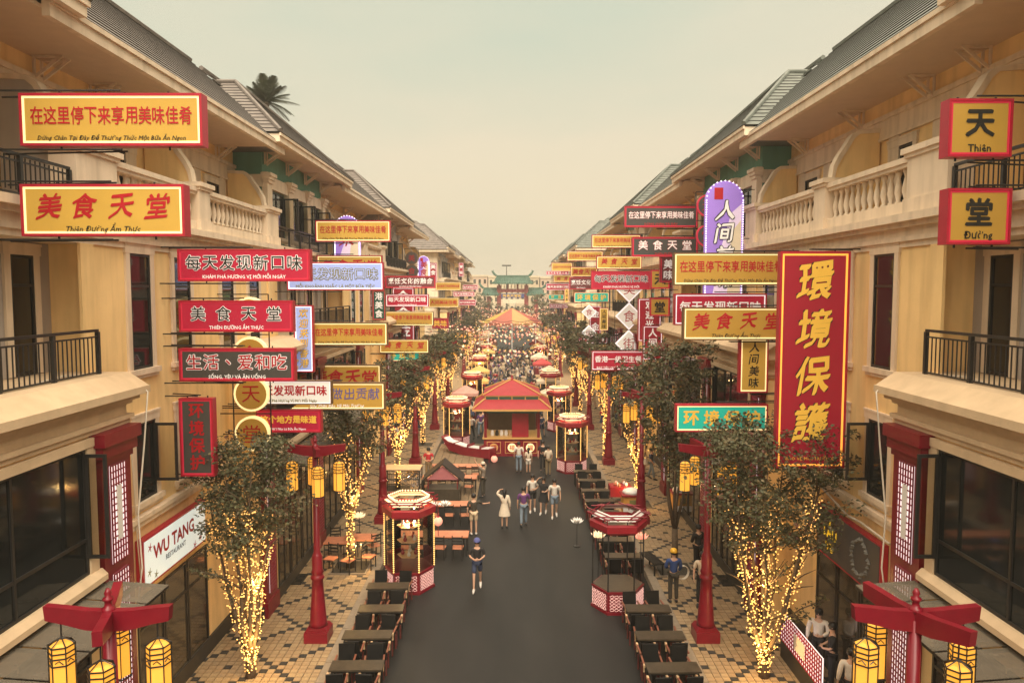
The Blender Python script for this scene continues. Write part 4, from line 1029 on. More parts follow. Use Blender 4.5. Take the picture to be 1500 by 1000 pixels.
for s in (-1, 1):
    for k, y in enumerate((53.5, 60.0, 67.5, 86.0, 92.0, 100.0, 110.0, 121.0)):
        if s < 0 and k == 0: 
            protoT.location.y = protoG.location.y = 55.0; continue
        nm = '%s tree on the %s pavement' % (ORD[k + 4], side_word(s))
        rz = R.uniform(0, 6); sc = R.uniform(.9, 1.1); lc = (s * R.uniform(5.5, 5.9), y, .13)
        copy_tree(protoT, lc, rz, nm, scale=(sc, sc, sc)); copy_tree(protoG, lc, rz, 'warm string lights wound around the ' + nm, scale=(sc, sc, sc))

# ================================================================== LATTICE KIOSKS (hexagonal glass cases)
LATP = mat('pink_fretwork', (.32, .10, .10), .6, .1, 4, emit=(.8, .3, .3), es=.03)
def fret():
    """hexagonal cracked-ice fretwork panel in x-z, 1 x 1"""
    rnd = random.Random(5); q = MB()
    n = 5
    for i in range(n):
        for j in range(n):
            cx, cz = (i + .5) / n, (j + .5) / n; r = .5 / n
            a0 = rnd.uniform(0, pi / 2)
            for k in range(4):
                a, b = a0 + k * pi / 2, a0 + (k + 1) * pi / 2
                q.tube([(cx + r * cos(a), 0, cz + r * sin(a)), (cx + r * cos(b), 0, cz + r * sin(b))], .014, 3)
    return q
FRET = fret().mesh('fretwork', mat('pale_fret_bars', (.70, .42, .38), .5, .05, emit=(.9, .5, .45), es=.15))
def kiosk(loc, label, lit=True):
    t = thing('hexagonal_kiosk', label, 'display case', loc, 0, 'hexagonal lantern kiosks along the street')
    r = .82; P = [Vector((r * cos(pi / 3 * k), r * sin(pi / 3 * k), 0)) for k in range(6)]
    if not lit: q = MB(); q.lathe((0, 0, 0), [(r - .02, .7205), (r - .02, .735)], 6); O('dark_top', q.mesh('dark_top', TOPB), t)
    q = MB(); q.lathe((0, 0, 0), [(r + .04, .0), (r + .04, .08), (r - .03, .081), (r - .03, .66), (r + .02, .66), (r + .02, .72)], 6); O('base', q.mesh('base', RED), t)
    for k in range(6):
        a, b = P[k], P[(k + 1) % 6]; mid = (a + b) / 2; L_ = (b - a).length * .86; ang = math.atan2(b.y - a.y, b.x - a.x)
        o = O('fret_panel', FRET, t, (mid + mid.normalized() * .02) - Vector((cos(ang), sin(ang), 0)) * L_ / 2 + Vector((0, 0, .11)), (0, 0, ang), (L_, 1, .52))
    for k in range(6):
        q = MB(); q.tube([P[k] * .98 + Vector((0, 0, .7)), P[k] * .98 + Vector((0, 0, 2.62))], .022, 6); O('post', q.mesh('post', DARK), t)
        if lit:
            q = MB(); p = P[k] * 1.02
            for j in range(26): q.octa((p.x, p.y, .76 + j * .07), .032)
            O('light_strip', q.mesh('light_strip', BULB), t, kind='stuff')
            a, b = P[k], P[(k + 1) % 6]; q = MB(); q.face([a * .95 + Vector((0, 0, .74)), b * .95 + Vector((0, 0, .74)), b * .95 + Vector((0, 0, 2.56)), a * .95 + Vector((0, 0, 2.56))]); O('pane', q.mesh('pane', CLEAR), t)
    if lit:
        for k in range(3):
            q = MB(); q.lathe((0, 0, 1.1 + k * .5), [(r * .5, 0), (r * .5, .02)], 6); O('shelf', q.mesh('shelf', WOOD), t)
            for j in range(4):
                a = j * 1.6 + k; c_ = (.22 * cos(a), .22 * sin(a), 1.12 + k * .5); q = MB(); q.lathe(c_, [(.05, 0), (.07, .06), (.03, .14), (.04, .2)], 7); O('vase', q.mesh('vase', WHT if j % 2 else REDB), t)
    q = MB(); R2 = .90; q.lathe((0, 0, 0), [(r, 2.52), (R2, 2.58), (R2 + .02, 2.78), (R2 - .1, 2.82)], 6, 0, 0, False); q.lathe((0, 0, 0), [(R2 - .12, 2.82), (r - .02, 2.50), (r, 2.52)], 6, 0, 0, False); O('red_band', q.mesh('red_band', REDB), t)
    P2 = [Vector((R2 * cos(pi / 3 * k), R2 * sin(pi / 3 * k), 0)) for k in range(6)]
    for k in range(6):
        a, b = P2[k], P2[(k + 1) % 6]; q = MB()
        a3, b3 = a * .8, b * .8
        q.tube([a.lerp(b, -.12) * 1.02 + Vector((0, 0, 3.02)), a.lerp(b, 1.12) * 1.02 + Vector((0, 0, 3.02))], .025, 4)
        q.tube([a3.lerp(b3, -.6) + Vector((0, 0, 3.05)), a3.lerp(b3, 1.6) + Vector((0, 0, 3.05))], .022, 4)
        q.tube([a + Vector((0, 0, 2.85)), a * 1.02 + Vector((0, 0, 3.02))], .02, 4)
        O('roof_bar', q.mesh('roof_bar', RED), t)
        q = MB()
        ai, bi, ao, bo = a * .74, b * .74, a * .93, b * .93
        q.face([ai + Vector((0, 0, 3.09)), bi + Vector((0, 0, 3.09)), bo + Vector((0, 0, 2.93)), ao + Vector((0, 0, 2.93))][::-1]); O('roof_panel', q.mesh('roof_panel', WHT if not lit else CRML), t)
        if lit:
            q = MB()
            for j in range(7):
                for ff in (.78, .9): p = (a * ff).lerp(b * ff, (j + .5) / 7); q.octa((p.x, p.y, 3.13 if ff < .8 else 3.0), .035)
            O('roof_bulbs', q.mesh('roof_bulbs', BULBW), t, kind='stuff')
    if lit and loc[1] < 45:
        ld = bpy.data.lights.new('kiosk_glow', 'POINT'); ld.energy = 22; ld.color = (1, .7, .3); ld.shadow_soft_size = .03; O('kiosk_glow', ld, t, (0, 0, 2.3))
    return t
g = ground(600, 858)
k0 = kiosk((g.x, g.y, 0), 'nearest hexagonal glass kiosk on the left, glowing with light strips'); k0['group'] = 'hexagonal lantern kiosks along the street'
g = ground(906, 890); kiosk((g.x, g.y + .2, 0), 'unlit open hexagonal kiosk with red roof ring on the right, no glass', False)
index_children()
for px, Yk, lb in ((838, 40.5, 'lit hexagonal kiosk on the right beside the rows of chairs, closest lit one there'), (819, 52.5, 'second lit hexagonal kiosk on the right'), (806, 63.5, 'third lit hexagonal kiosk on the right'), (792, 92, 'fourth lit hexagonal kiosk on the right, far away'),
                   (669, 47.3, 'second hexagonal kiosk on the left, beside the red counter'), (692, 62, 'third hexagonal kiosk on the left'), (703, 78, 'fourth hexagonal kiosk on the left'), (712, 95, 'fifth hexagonal kiosk on the left'), (717, 110, 'farthest hexagonal kiosk on the left')):
    p = at(px, 600, Yk); copy_tree(k0, (p.x, Yk, 0), 0, lb)

# ================================================================== FURNITURE
def build_chair(name='armchair', back=BLK):
    t = thing(name, '', 'chair')
    q = MB(); q.box(-.20, .20, -.21, .21, .40, .46); O('seat', q.mesh('seat', BLK), t)
    q = MB(); q.prism([(.20, .46), (.25, .46), (.31, .92), (.27, .93)], 'x', -.20, .20); O('backrest', q.mesh('backrest', back), t)
    for x, y in ((-.23, -.22), (.19, -.22), (-.23, .19), (.19, .19)):
        q = MB(); q.box(x, x + .04, y, y + .04, 0, .40); O('leg', q.mesh('leg', mat('dark_red_wood', (.13, .03, .025), .5, .2)), t)
    for x in (-.26, .215):
        q = MB(); q.box(x, x + .045, -.22, .24, .62, .655); O('armrest', q.mesh('armrest', mat('red_brown_wood', (.20, .07, .04), .45, .2)), t)
        q = MB(); q.box(x - .004, x + .049, -.32, -.2205, .608, .672); O('armrest_tip', q.mesh('armrest_tip', WOOD), t)
        q = MB(); q.box(x, x + .04, -.25, -.21, .46, .6195); O('arm_post', q.mesh('arm_post', WOOD), t)
    return t
def build_table(w=1.3, d=.5, top=TOPB, legm=DARK, name='dining_table'):
    t = thing(name, '', 'table')
    q = MB(); q.box(-w / 2, w / 2, -d / 2, d / 2, .72, .76); O('tabletop', q.mesh('tabletop', top), t)
    q = MB(); q.box(-w / 2 + .05, w / 2 - .05, -d / 2 + .05, d / 2 - .05, .66, .72); O('apron', q.mesh('apron', legm), t)
    for x in (-w / 2 + .04, w / 2 - .09):
        for y in (-d / 2 + .04, d / 2 - .09):
            q = MB(); q.box(x, x + .05, y, y + .05, 0, .66); O('leg', q.mesh('leg', legm), t)
    return t
chair0 = build_chair(); table0 = build_table(); index_children()
firstc, firstt = [True], [True]
def put(first, src, loc, rz, label, group):
    if first[0]:
        first[0] = False; src.location = loc; src.rotation_euler = (0, 0, rz); src['label'] = label; src['group'] = group; return src
    return copy_tree(src, loc, rz, label, group)
CW = ['kerb side', 'road side']
def dining_row(cx, ys, side):
    for k, y in enumerate(ys):
        w = ORD[k] if k < len(ORD) else 'far'
        put(firsnt if False else firstt, table0, (cx + R.uniform(-.05, .05), y, 0), R.uniform(-.04, .04), 'low dark table, %s table of the row on the %s' % (w, side), 'dark dining tables in rows')
        for dx, nm in ((-.36, 'left'), (.36, 'right')):
            for dy, rz, fb in ((-.52, pi, 'front'), (.52, 0, 'far')):
                put(firstc, chair0, (cx + dx + R.uniform(-.05, .05), y + dy + R.uniform(-.05, .05), 0), rz + R.uniform(-.12, .12),
                    'black armchair at the %s %s of the %s table in the %s row' % (fb, nm, w, side), 'black armchairs around the dark tables')
dining_row(-3.85, [17.7, 19.35, 21.0, 22.65], 'left')
dining_row(3.95, [17.6, 19.3, 21.0], 'right')
dining_row(3.85, [25.3, 27.0, 28.7, 30.4, 32.1, 33.8, 35.6, 37.4], 'upper right')
# salmon long tables with dark benches / chairs on the left
lt = build_table(2.7, .75, SALM, DARK, 'long_table'); index_children(); fl = [True]
lc_ = MB(); 
def build_stool():
    t = thing('slatted_chair', '', 'chair')
    q = MB(); q.box(-.2, .2, -.2, .2, .43, .46); O('seat', q.mesh('seat', SALM), t)
    for x, y in ((-.2, -.2), (.17, -.2), (-.2, .17), (.17, .17)):
        q = MB(); q.box(x, x + .03, y, y + .03, 0, .95 if y > 0 else .43); O('leg', q.mesh('leg', DARK), t)
    for k in range(3):
        q = MB(); q.box(-.17, .17, .18, .195, .6 + k * .12, .65 + k * .12); O('slat', q.mesh('slat', DARK), t)
    return t
st0 = build_stool(); index_children(); fs = [True]
for i, (x, y, lb) in enumerate(((-3.0, 27.6, 'long salmon topped table in front, beside the glowing kiosk'), (-3.0, 31.6, 'long salmon topped table behind the fan lamp on the left'), (-3.1, 36.2, 'long salmon table near the small gabled cart'), (-2.9, 38.6, 'farthest long salmon table before the red counter'))):
    put(fl, lt, (x, y, 0), R.uniform(-.03, .03), lb, 'long salmon tables on the left of the road')
    q = MB(); q.box(-1.3, 1.3, -.14, .14, .42, .46); 
    b_ = thing('bench', 'narrow salmon bench behind the ' + ('front', 'second', 'third', 'fourth')[i] + ' long table', 'bench', (x, y + .62, 0))
    O('seat', q.mesh('seat', SALM), b_)
    for xx in (-1.15, 1.1):
        q = MB(); q.box(xx, xx + .05, -.12, .12, 0, .42); O('leg', q.mesh('leg', DARK), b_)
    for k in range(4):
        put(fs, st0, (x - 1.0 + k * .66, y - .62, 0), pi + R.uniform(-.15, .15), 'dark slatted chair number %s from the left at the %s long table' % (('one', 'two', 'three', 'four')[k], ('front', 'second', 'third', 'fourth')[i]), 'dark slatted chairs at the long tables')
# pavement tables, left
for (px, py, lb) in ((500, 820, 'left'), (528, 815, 'right')):
    g = ground(px, py, .13)
    t_ = copy_tree(lt, (g.x, g.y, .13), 0, 'small salmon table on the left pavement, %s one beside the candelabra tree' % lb, 'small salmon tables on the left pavement', (.42, 1, 1))
for k, (px, py) in enumerate(((485, 835), (510, 838), (540, 832), (548, 815), (492, 808))):
    g = ground(px, py, .13); copy_tree(st0, (g.x, g.y, .13), R.uniform(-3, 3), 'dark slatted chair on the left pavement, %s around the salmon tables' % ORD[k], 'dark chairs on the left pavement')
# platform boards on the road
dk = O('road_platform', None, kind='structure')
for k in range(7):
    q = MB(); q.box(-4.6 + k * .42, -4.2 + k * .42, 33.5, 47.5, .004, .06); O('deck_board', q.mesh('deck_board', DECK), dk)
# black bench on the right pavement
g = ground(955, 835, .13)
t_ = thing('bench', 'small black bench on the right pavement near the kerb', 'bench', (g.x, g.y, .13), .25)
q = MB(); 
for k in range(4): q = MB(); q.box(-.2 + k * .1, -.11 + k * .1, -.65, .65, .43, .46); O('slat', q.mesh('slat', BLK), t_)
for y in (-.55, .5):
    for x in (-.17, .13): q = MB(); q.box(x, x + .04, y, y + .05, 0, .43); O('leg', q.mesh('leg', BLK), t_)
# orange carts
def cart(loc, lb, rz=0):
    t = thing('vending_cart', lb, 'cart', loc, rz)
    q = MB(); q.box(-.42, .42, -.35, .35, .2, .95); O('body', q.mesh('body', mat('orange_cart_paint', (.62, .30, .06), .5, .1)), t)
    q = MB(); q.box(-.42, .42, -.352, -.3505, .2, .45); O('white_panel', q.mesh('white_panel', WHT), t)
    q = MB(); q.box(-.15, .15, -.362, -.353, .55, .8); O('picture', q.mesh('picture', K_GRN), t)
    q = MB(); q.box(-.48, .48, -.42, .42, .95, 1.02); O('counter', q.mesh('counter', REDB), t)
    q = MB(); q.lathe((0, 0, 1.02), [(.42, 0), (.40, .12), (.2, .2), (.02, .24)], 8); O('lid', q.mesh('lid', WHT, True), t)
    for x in (-.3, .3):
        q = MB(); q.lathe((0, 0, 0), [(.12, -.03), (.12, .03)], 12); o = O('wheel', q.mesh('wheel', BLK), t, (x, -.3, .12), (pi / 2, 0, 0))
g = ground(925, 755, .13); cart((g.x, g.y, .13), 'orange and white cart left of the red lamp on the right pavement')
g = ground(998, 752, .13); cart((g.x, g.y, .13), 'orange and white cart behind the bare trunk on the right pavement')
# red cloth table
g = ground(908, 735, .13)
t_ = thing('cloth_table', 'table with red cloth and clutter on the right pavement', 'table', (g.x, g.y, .13))
q = MB(); q.box(-.5, .5, -.4, .4, .35, .8); O('cloth', q.mesh('cloth', REDB), t_)
for x in (-.45, .4):
    for y in (-.35, .3): q = MB(); q.box(x, x + .05, y, y + .05, 0, .35); O('leg', q.mesh('leg', DARK), t_)
for k in range(9):
    q = MB(); q.lathe((R.uniform(-.4, .4), R.uniform(-.3, .3), .8), [(.05, 0), (.08, .08), (.03, .16)], 7); O('dish', q.mesh('dish', R.choice([WHT, PINKL, SALM])), t_)
# wire stall on the left pavement
g = ground(600, 722, .13)
t_ = thing('wire_stall', 'low stall of black bars with bright wrapped goods on the left pavement', 'stall', (g.x - .3, g.y, .13))
q = MB()
for x in (-.85, .85):
    for y in (-.5, .5): q.box(x - .025, x + .025, y - .025, y + .025, 0, 1.25)
for z in (.3, .8, 1.22): q.box(-.85, .85, -.52, -.49, z, z + .03); q.box(-.85, .85, .49, .52, z, z + .03); q.box(-.87, -.84, -.5, .5, z, z + .03); q.box(.84, .87, -.5, .5, z, z + .03)
for k in range(16): q.box(-.8 + k * .105, -.79 + k * .105, -.51, -.5, .3, 1.22)
O('frame', q.mesh('frame', DARK), t_)
q = MB(); q.box(-.88, .88, -.53, .53, 1.255, 1.30); O('counter_top', q.mesh('counter_top', WOOD), t_)
q = MB(); rr_ = random.Random(3)
for k in range(40): c_ = Vector((rr_.uniform(.1, .8), rr_.uniform(-.4, .4), rr_.uniform(.4, 1.1))); q.octa(c_, .09)
O('wrapped_goods', q.mesh('wrapped_goods', mat('silver_wrapping', (.6, .6, .62), .2, .3, 10, metal=.7)), t_, kind='stuff')
# small gabled cart
g = ground(650, 735)
t_ = thing('gabled_cart', 'small dark roofed cart with pink fretwork gable on the left of the road', 'cart', (g.x, g.y, 0))
q = MB(); q.box(-.8, .8, -.5, .5, 0, .75); O('body', q.mesh('body', TOPB), t_)
q = MB(); q.prism([(-.75, 1.2), (.75, 1.2), (0, 1.85)], 'y', -.5, -.47); O('gable', q.mesh('gable', LATP), t_)
q = MB(); q.prism([(-.92, 1.14), (0, 1.9), (0, 1.98), (-.98, 1.17)], 'y', -.6, .7); q.prism([(.92, 1.14), (.98, 1.17), (0, 1.981), (0, 1.9)], 'y', -.6, .7); O('roof', q.mesh('roof', DARK), t_)
for x in (-.7, .66):
    for y in (-.45, .41): q = MB(); q.box(x, x + .04, y, y + .04, .75, 1.25); O('post', q.mesh('post', RED), t_)
# lotus / fan lamps on thin stands
def flower_lamp(loc, z, lb, m, bend=True):
    t = thing('flower_lamp', lb, 'lamp', loc)
    q = MB(); q.lathe((0, 0, 0), [(.14, 0), (.14, .03), (.02, .05)], 8); q.tube([(0, 0, .04), (0, 0, z)], .012, 5); O('stand', q.mesh('stand', DARK), t)
    for k in range(9):
        a = 2 * pi * k / 9; q = MB(); c = Vector((cos(a), sin(a), 0)); sd2 = Vector((-sin(a), cos(a), 0))
        q.face([(0, 0, z), c * .17 + sd2 * .075 + Vector((0, 0, z + .04)), c * .27 + Vector((0, 0, z + .15)), c * .17 - sd2 * .075 + Vector((0, 0, z + .04))])
        q.face([(0, 0, z + .05), c * .1 + sd2 * .06 + Vector((0, 0, z + .09)), c * .17 + Vector((0, 0, z + .22)), c * .1 - sd2 * .06 + Vector((0, 0, z + .09))]); O('petal', q.mesh('petal', m), t)
for px, pyb, pyt, lb, m in ((845, 800, 766, 'white petal lamp at the road edge of the right chairs', WHT), (876, 860, 787, 'pale petal lamp left of the unlit kiosk', CRML), (938, 862, 789, 'pink petal lamp right of the unlit kiosk', PINKL), (652, 790, 741, 'white petal lamp standing by the second long table', WHT), (636, 765, 742, 'small grey petal lamp next to the glowing kiosk', WHT), (527, 800, 758, 'yellow petal lamp above the pavement tables on the left', CRML)):
    g = ground(px, pyb); flower_lamp((g.x, g.y, 0), (at(px, pyt, g.y)).z, lb, m)
# hanging lantern on kiosk
def hang_lantern(p, r, lb, m=PINKL, cord=.5):
    t = thing('paper_lantern', lb, 'lantern', p)
    q = MB(); q.ball((0, 0, 0), r, 10, 7, 1.05); O('shade', q.mesh('shade', m, True), t)
    q = MB(); q.tube([(0, 0, r), (0, 0, r + cord)], .01, 4); q.lathe((0, 0, r * .98), [(r * .35, 0), (r * .35, .04)], 8); q.tube([(0, 0, -r), (0, 0, -r - .35)], .012, 4); O('cord_and_tassel', q.mesh('cord_and_tassel', REDB), t)
kx, ky = k0.location.x, k0.location.y
hang_lantern((kx + 1.02, ky - .35, 2.35), .15, 'salmon lantern hanging at the right of the glowing kiosk')
p = at(724, 672, 41.5); 
t_ = p

# ================================================================== CENTRAL PAVILION
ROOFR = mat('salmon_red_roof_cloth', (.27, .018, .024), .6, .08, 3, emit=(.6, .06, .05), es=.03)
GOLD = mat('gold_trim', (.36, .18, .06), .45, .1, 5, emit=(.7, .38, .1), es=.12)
kz = ground(748, 668).y + 1.5
t_ = thing('food_pavilion', 'red food pavilion with two tier roof in the middle of the street', 'kiosk', (0, kz, 0))
def PV(n, q, m, lab=None): return O(n, q.mesh(n, m), t_, label=lab)
q = MB(); q.box(-1.7, 1.7, -1.5, 1.5, 0, 1.05); PV('counter', q, RED)
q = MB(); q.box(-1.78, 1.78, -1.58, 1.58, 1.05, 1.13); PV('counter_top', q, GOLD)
for k in range(3):
    x = -1.1 + k * 1.1
    q = MB(); q.box(x - .42, x + .42, -1.52, -1.5005, .18, .9); o = PV('gold_panel', q, GOLD)
    q = MB(); q.box(x - .385, x + .385, -1.53, -1.5205, .22, .86); O('red_inset', q.mesh('red_inset', RED), t_)
    q = MB(); q.prism([(x + .26 * cos(2 * pi * j / 16), .54 + .26 * sin(2 * pi * j / 16)) for j in range(16)], 'y', -1.55, -1.5305); PV('medallion', q, E_CRM if k else GOLD)
    me, gw, gh = glyph('福', 'pav', [K_RED], 0, .01, None, 0, 1); O('character', me, t_, (x, -1.56, .54), None, (.36, 1, .36))
for x in (-1.6, 1.6):
    for y in (-1.4, 1.4): q = MB(); q.box(x - .08, x + .08, y - .08, y + .08, 1.13, 2.95); PV('post', q, RED)
q = MB(); q.box(.0, 1.0, -1.42, -1.38, 1.15, 2.6); PV('red_screen', q, REDB)
q = MB(); q.box(-1.5, 1.5, .9, .95, 1.15, 2.8); PV('back_wall', q, mat('pale_back_wall', (.14, .12, .10), .7))
q = MB(); q.box(-1.7, 1.7, -1.48, -1.40, 2.62, 2.95); PV('lintel', q, P_GRN)
for k in range(5):
    q = MB(); q.lathe((-1.2 + k * .28, -.8, 1.13), [(.1, 0), (.12, .12), (.08, .3), (.04, .34)], 8); PV('pot', q, R.choice([DARK, WHT, WOOD]))
def skirt(q, w0, z0, w1, z1, d0=None, d1=None, m=0):
    d0 = d0 or w0; d1 = d1 or w1
    a = [(-w0, -d0, z0), (w0, -d0, z0), (w0, d0, z0), (-w0, d0, z0)]; b = [(-w1, -d1, z1), (w1, -d1, z1), (w1, d1, z1), (-w1, d1, z1)]
    for k in range(4): q.face([a[k], a[(k + 1) % 4], b[(k + 1) % 4], b[k]], m)
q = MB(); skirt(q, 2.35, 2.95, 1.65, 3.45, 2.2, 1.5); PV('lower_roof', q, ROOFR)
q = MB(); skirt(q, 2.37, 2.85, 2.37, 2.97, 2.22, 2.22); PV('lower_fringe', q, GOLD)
q = MB(); q.box(-1.62, 1.62, -1.47, 1.47, 3.45, 3.62)
PV('clerestory', q, P_GRN)
for k in range(5): q = MB(); x = -1.6 + k * .8; q.box(x - .03, x + .03, -1.50, -1.4705, 3.45, 3.62); PV('gold_bar', q, GOLD)
q = MB(); q.box(-1.68, 1.68, -1.53, 1.53, 3.621, 3.70); PV('upper_fringe', q, GOLD)
q = MB(); skirt(q, 1.75, 3.70, .9, 4.12, 1.6, .8); skirt(q, .9, 4.12, .06, 4.48, .8, .06); PV('upper_roof', q, ROOFR)
for sx in (-1, 1):
    for sy in (-1, 1):
        q = MB(); q.tube([(sx * 2.35, sy * 2.2, 3.0), (sx * 1.65, sy * 1.5, 3.5)], .05, 5); q.tube([(sx * 1.75, sy * 1.6, 3.74), (sx * .9, sy * .8, 4.15), (sx * .05, sy * .05, 4.5)], .045, 5); PV('hip_rib', q, GOLD)
q = MB(); q.lathe((0, 0, 4.46), [(.1, 0), (.12, .08), (.04, .14), (.08, .2), (.02, .3)], 8); PV('finial', q, REDB)
# red sloping counter left of it
t_ = thing('boat_shaped_counter', 'long red boat shaped counter with white top, slanting left of the pavilion', 'counter', (-2.75, kz - 1.2, 0), -.55)
q = MB()
hull = [(-1.7, 1.05), (-1.2, .75), (0, .55), (1.2, .55), (1.9, .62), (1.9, .05), (0, .05), (-1.1, .25)]
q.prism(hull, 'y', -.35, .35); O('hull', q.mesh('hull', RED), t_)
q = MB(); q.prism([(-1.5, .94), (-1.2, .76), (0, .56), (1.2, .56), (1.8, .62), (1.8, .66), (1.2, .60), (0, .60), (-1.2, .80), (-1.5, .98)][:10], 'y', -.28, .28); O('white_top', q.mesh('white_top', WHT), t_)
for x in (-.7, .3, 1.2): q = MB(); q.box(x - .03, x + .03, -.37, .37, .5, .75); O('strap', q.mesh('strap', RED), t_)
hang = at(724, 672, kz - 3.2)
hang_lantern((hang.x, kz - 3.2, hang.z), .2, 'pink lantern hanging from the tip of the red counter', PINKL, .35)
q = MB(); q.tube([(hang.x - .3, kz - 3.2, 0.0), (hang.x - .3, kz - 3.2, hang.z + .6), (hang.x, kz - 3.2, hang.z + .58)], .02, 5)
thing('lantern_pole', 'thin red pole holding the pink lantern before the pavilion', 'pole', me=q.mesh('lantern_pole', REDB))

# ================================================================== FAR: tent, gate, backdrop, festoons
t_ = thing('marquee_tent', 'large striped marquee tent roof above the crowd', 'tent', (0, 108, 0))
apx = at(748, 451, 108).z; ez = at(748, 472, 108).z; n = 16; r_ = 4.75
cols = [hexc(190, 105, 80), hexc(220, 165, 90), hexc(215, 180, 85), hexc(185, 190, 180), hexc(215, 180, 85), hexc(195, 110, 90), hexc(220, 170, 110), hexc(190, 95, 80)]
tm_ = [mat('tent_cloth_%s' % nm, tuple(v * .62 for v in c), .7, .05) for nm, c in zip(('rust', 'amber', 'yellow', 'grey', 'gold', 'red', 'peach', 'brick'), cols)]
for k in range(n):
    a, b = 2 * pi * k / n, 2 * pi * (k + 1) / n; q = MB(); q.face([(r_ * cos(a), r_ * sin(a), ez), (r_ * cos(b), r_ * sin(b), ez), (0, 0, apx)]); q.face([(r_ * cos(a), r_ * sin(a), ez - .3), (r_ * cos(b), r_ * sin(b), ez - .3), (r_ * cos(b), r_ * sin(b), ez), (r_ * cos(a), r_ * sin(a), ez)])
    O('roof_panel', q.mesh('roof_panel', tm_[k // 2]), t_)
for k in range(8): a = 2 * pi * k / 8; q = MB(); q.tube([(r_ * cos(a), r_ * sin(a), 0), (r_ * cos(a), r_ * sin(a), ez)], .07, 6); O('pole', q.mesh('pole', WHT), t_)
# gate
GY = 200
GT = mat('green_glazed_tile', (.05, .12, .085), .5, .2, 1.5, streak=.2); GR = mat('gate_red', (.24, .025, .025), .6, .1); GBL = mat('gate_blue', (.05, .07, .22), .6, .2)
t_ = thing('memorial_gate', 'Chinese gateway with green tiled roofs and red columns closing the street', 'gateway', (0, GY, 0))
def gx(px): return at(px, 430, GY).x
def gz(py): return at(750, py, GY).z
def GP(n, q, m): return O(n, q.mesh(n, m), t_)
for px in (731, 771, 716, 785): q = MB(); w_ = .55; q.box(gx(px) - w_, gx(px) + w_, -w_, w_, 0, gz(418 if px in (731, 771) else 434)); GP('column', q, GR)
q = MB(); q.box(gx(729), gx(773), -.4, .4, gz(428), gz(423)); GP('red_beam', q, GR)
q = MB(); q.box(gx(733), gx(769), -.45, .45, gz(436), gz(430)); GP('name_board', q, GBL)
me, gw, gh = glyph('美食天堂街', 'gate', [K_GLD], 0, .02, None, 0, 1); O('lettering', me, t_, (0, -.48, (gz(436) + gz(430)) / 2), None, (5.0 / gw, 1, .8))
q = MB(); q.box(gx(732), gx(770), -.42, .42, gz(444), gz(438)); GP('cream_beam', q, CRM)
for px in (731, 744, 758, 771): q = MB(); x = gx(px); q.box(x - .25, x + .25, -.3, .3, gz(423), gz(416)); GP('bracket_block', q, GR)
for i in range(8): q = MB(); x = gx(734 + i * 5); q.box(x - .18, x + .18, -.28, .28, gz(422.5), gz(417)); GP('bracket_block', q, CRM)
def groof(x0, x1, ze, zr, d, ends):
    q = MB(); xi0, xi1 = x0 + (x1 - x0) * .09, x1 - (x1 - x0) * .09
    for sy in (-1, 1):
        pr = [(0, ze), (.35, ze + (zr - ze) * .22), (.7, ze + (zr - ze) * .55), (1, zr)]
        for (a, za), (b, zb) in zip(pr[:-1], pr[1:]):
            xa0, xa1 = x0 + (xi0 - x0) * a, x1 + (xi1 - x1) * a; xb0, xb1 = x0 + (xi0 - x0) * b, x1 + (xi1 - x1) * b
            ya, yb = sy * d * (1 - a), sy * d * (1 - b); q.face([(xa0, ya, za), (xa1, ya, za), (xb1, yb, zb), (xb0, yb, zb)])
    q.prism([(x0, ze + .05), (xi0, zr), (xi0, ze)], 'y', -.2, .2); q.prism([(x1, ze + .05), (xi1, ze), (xi1, zr)], 'y', -.2, .2)
    GP('tiled_roof', q, GT)
    q = MB(); m_ = int((x1 - x0) / .5)
    for k in range(m_):
        x = xi0 + (xi1 - xi0) * (k + .5) / m_; xe = x0 + (x1 - x0) * (k + .5) / m_
        q.tube([(xe, -d - .05, ze + .08), (x * .3 + xe * .7, -d * .65, ze + (zr - ze) * .22 + .1), (x, -.1, zr)], .11, 4)
    o = GP('tile_ribs', q, GT); o['kind'] = 'stuff'
    q = MB(); q.box(xi0, xi1, -.25, .25, zr - .1, zr + .35); q.box(x0 - .1, x1 + .1, -d - .15, -d, ze - .2, ze + .05); GP('ridge', q, GT)
    for e_, sx in ((0, -1), (1, 1)):
        xx, xo = (xi0, x0) if sx < 0 else (xi1, x1)
        if ends[e_]:
            q = MB(); q.tube([(xx, 0, zr + .2), (xx + sx * .6, 0, zr + .7), (xx + sx * 1.1, 0, zr + 1.5), (xx + sx * .7, 0, zr + 1.7)], [.3, .35, .3, .12], 6); GP('ridge_ornament', q, GT)
        q = MB(); q.tube([(xx + sx * .2, -d * .5, ze + (zr - ze) * .4), (xo, -d, ze + .1), (xo + sx * .8, -d, ze + .6)], [.15, .2, .08], 5); GP('upturned_corner', q, GT)
groof(gx(722), gx(780), gz(415), gz(405), 2.2, (1, 1))
groof(gx(706), gx(730), gz(432), gz(423), 1.7, (1, 0)); groof(gx(772), gx(797), gz(432), gz(423), 1.7, (0, 1))
# light mast behind
p = at(742, 390, 260); q = MB(); q.tube([(0, 0, 0), (0, 0, p.z)], [.3, .12], 8); t_ = thing('light_mast', 'tall thin light mast rising behind the green gateway roof', 'mast', (p.x, 260, 0))
O('pole', q.mesh('pole', DARK), t_); q = MB(); q.box(-1.6, 1.6, -.4, .4, p.z, p.z + .5); O('lamp_head', q.mesh('lamp_head', DARK), t_)
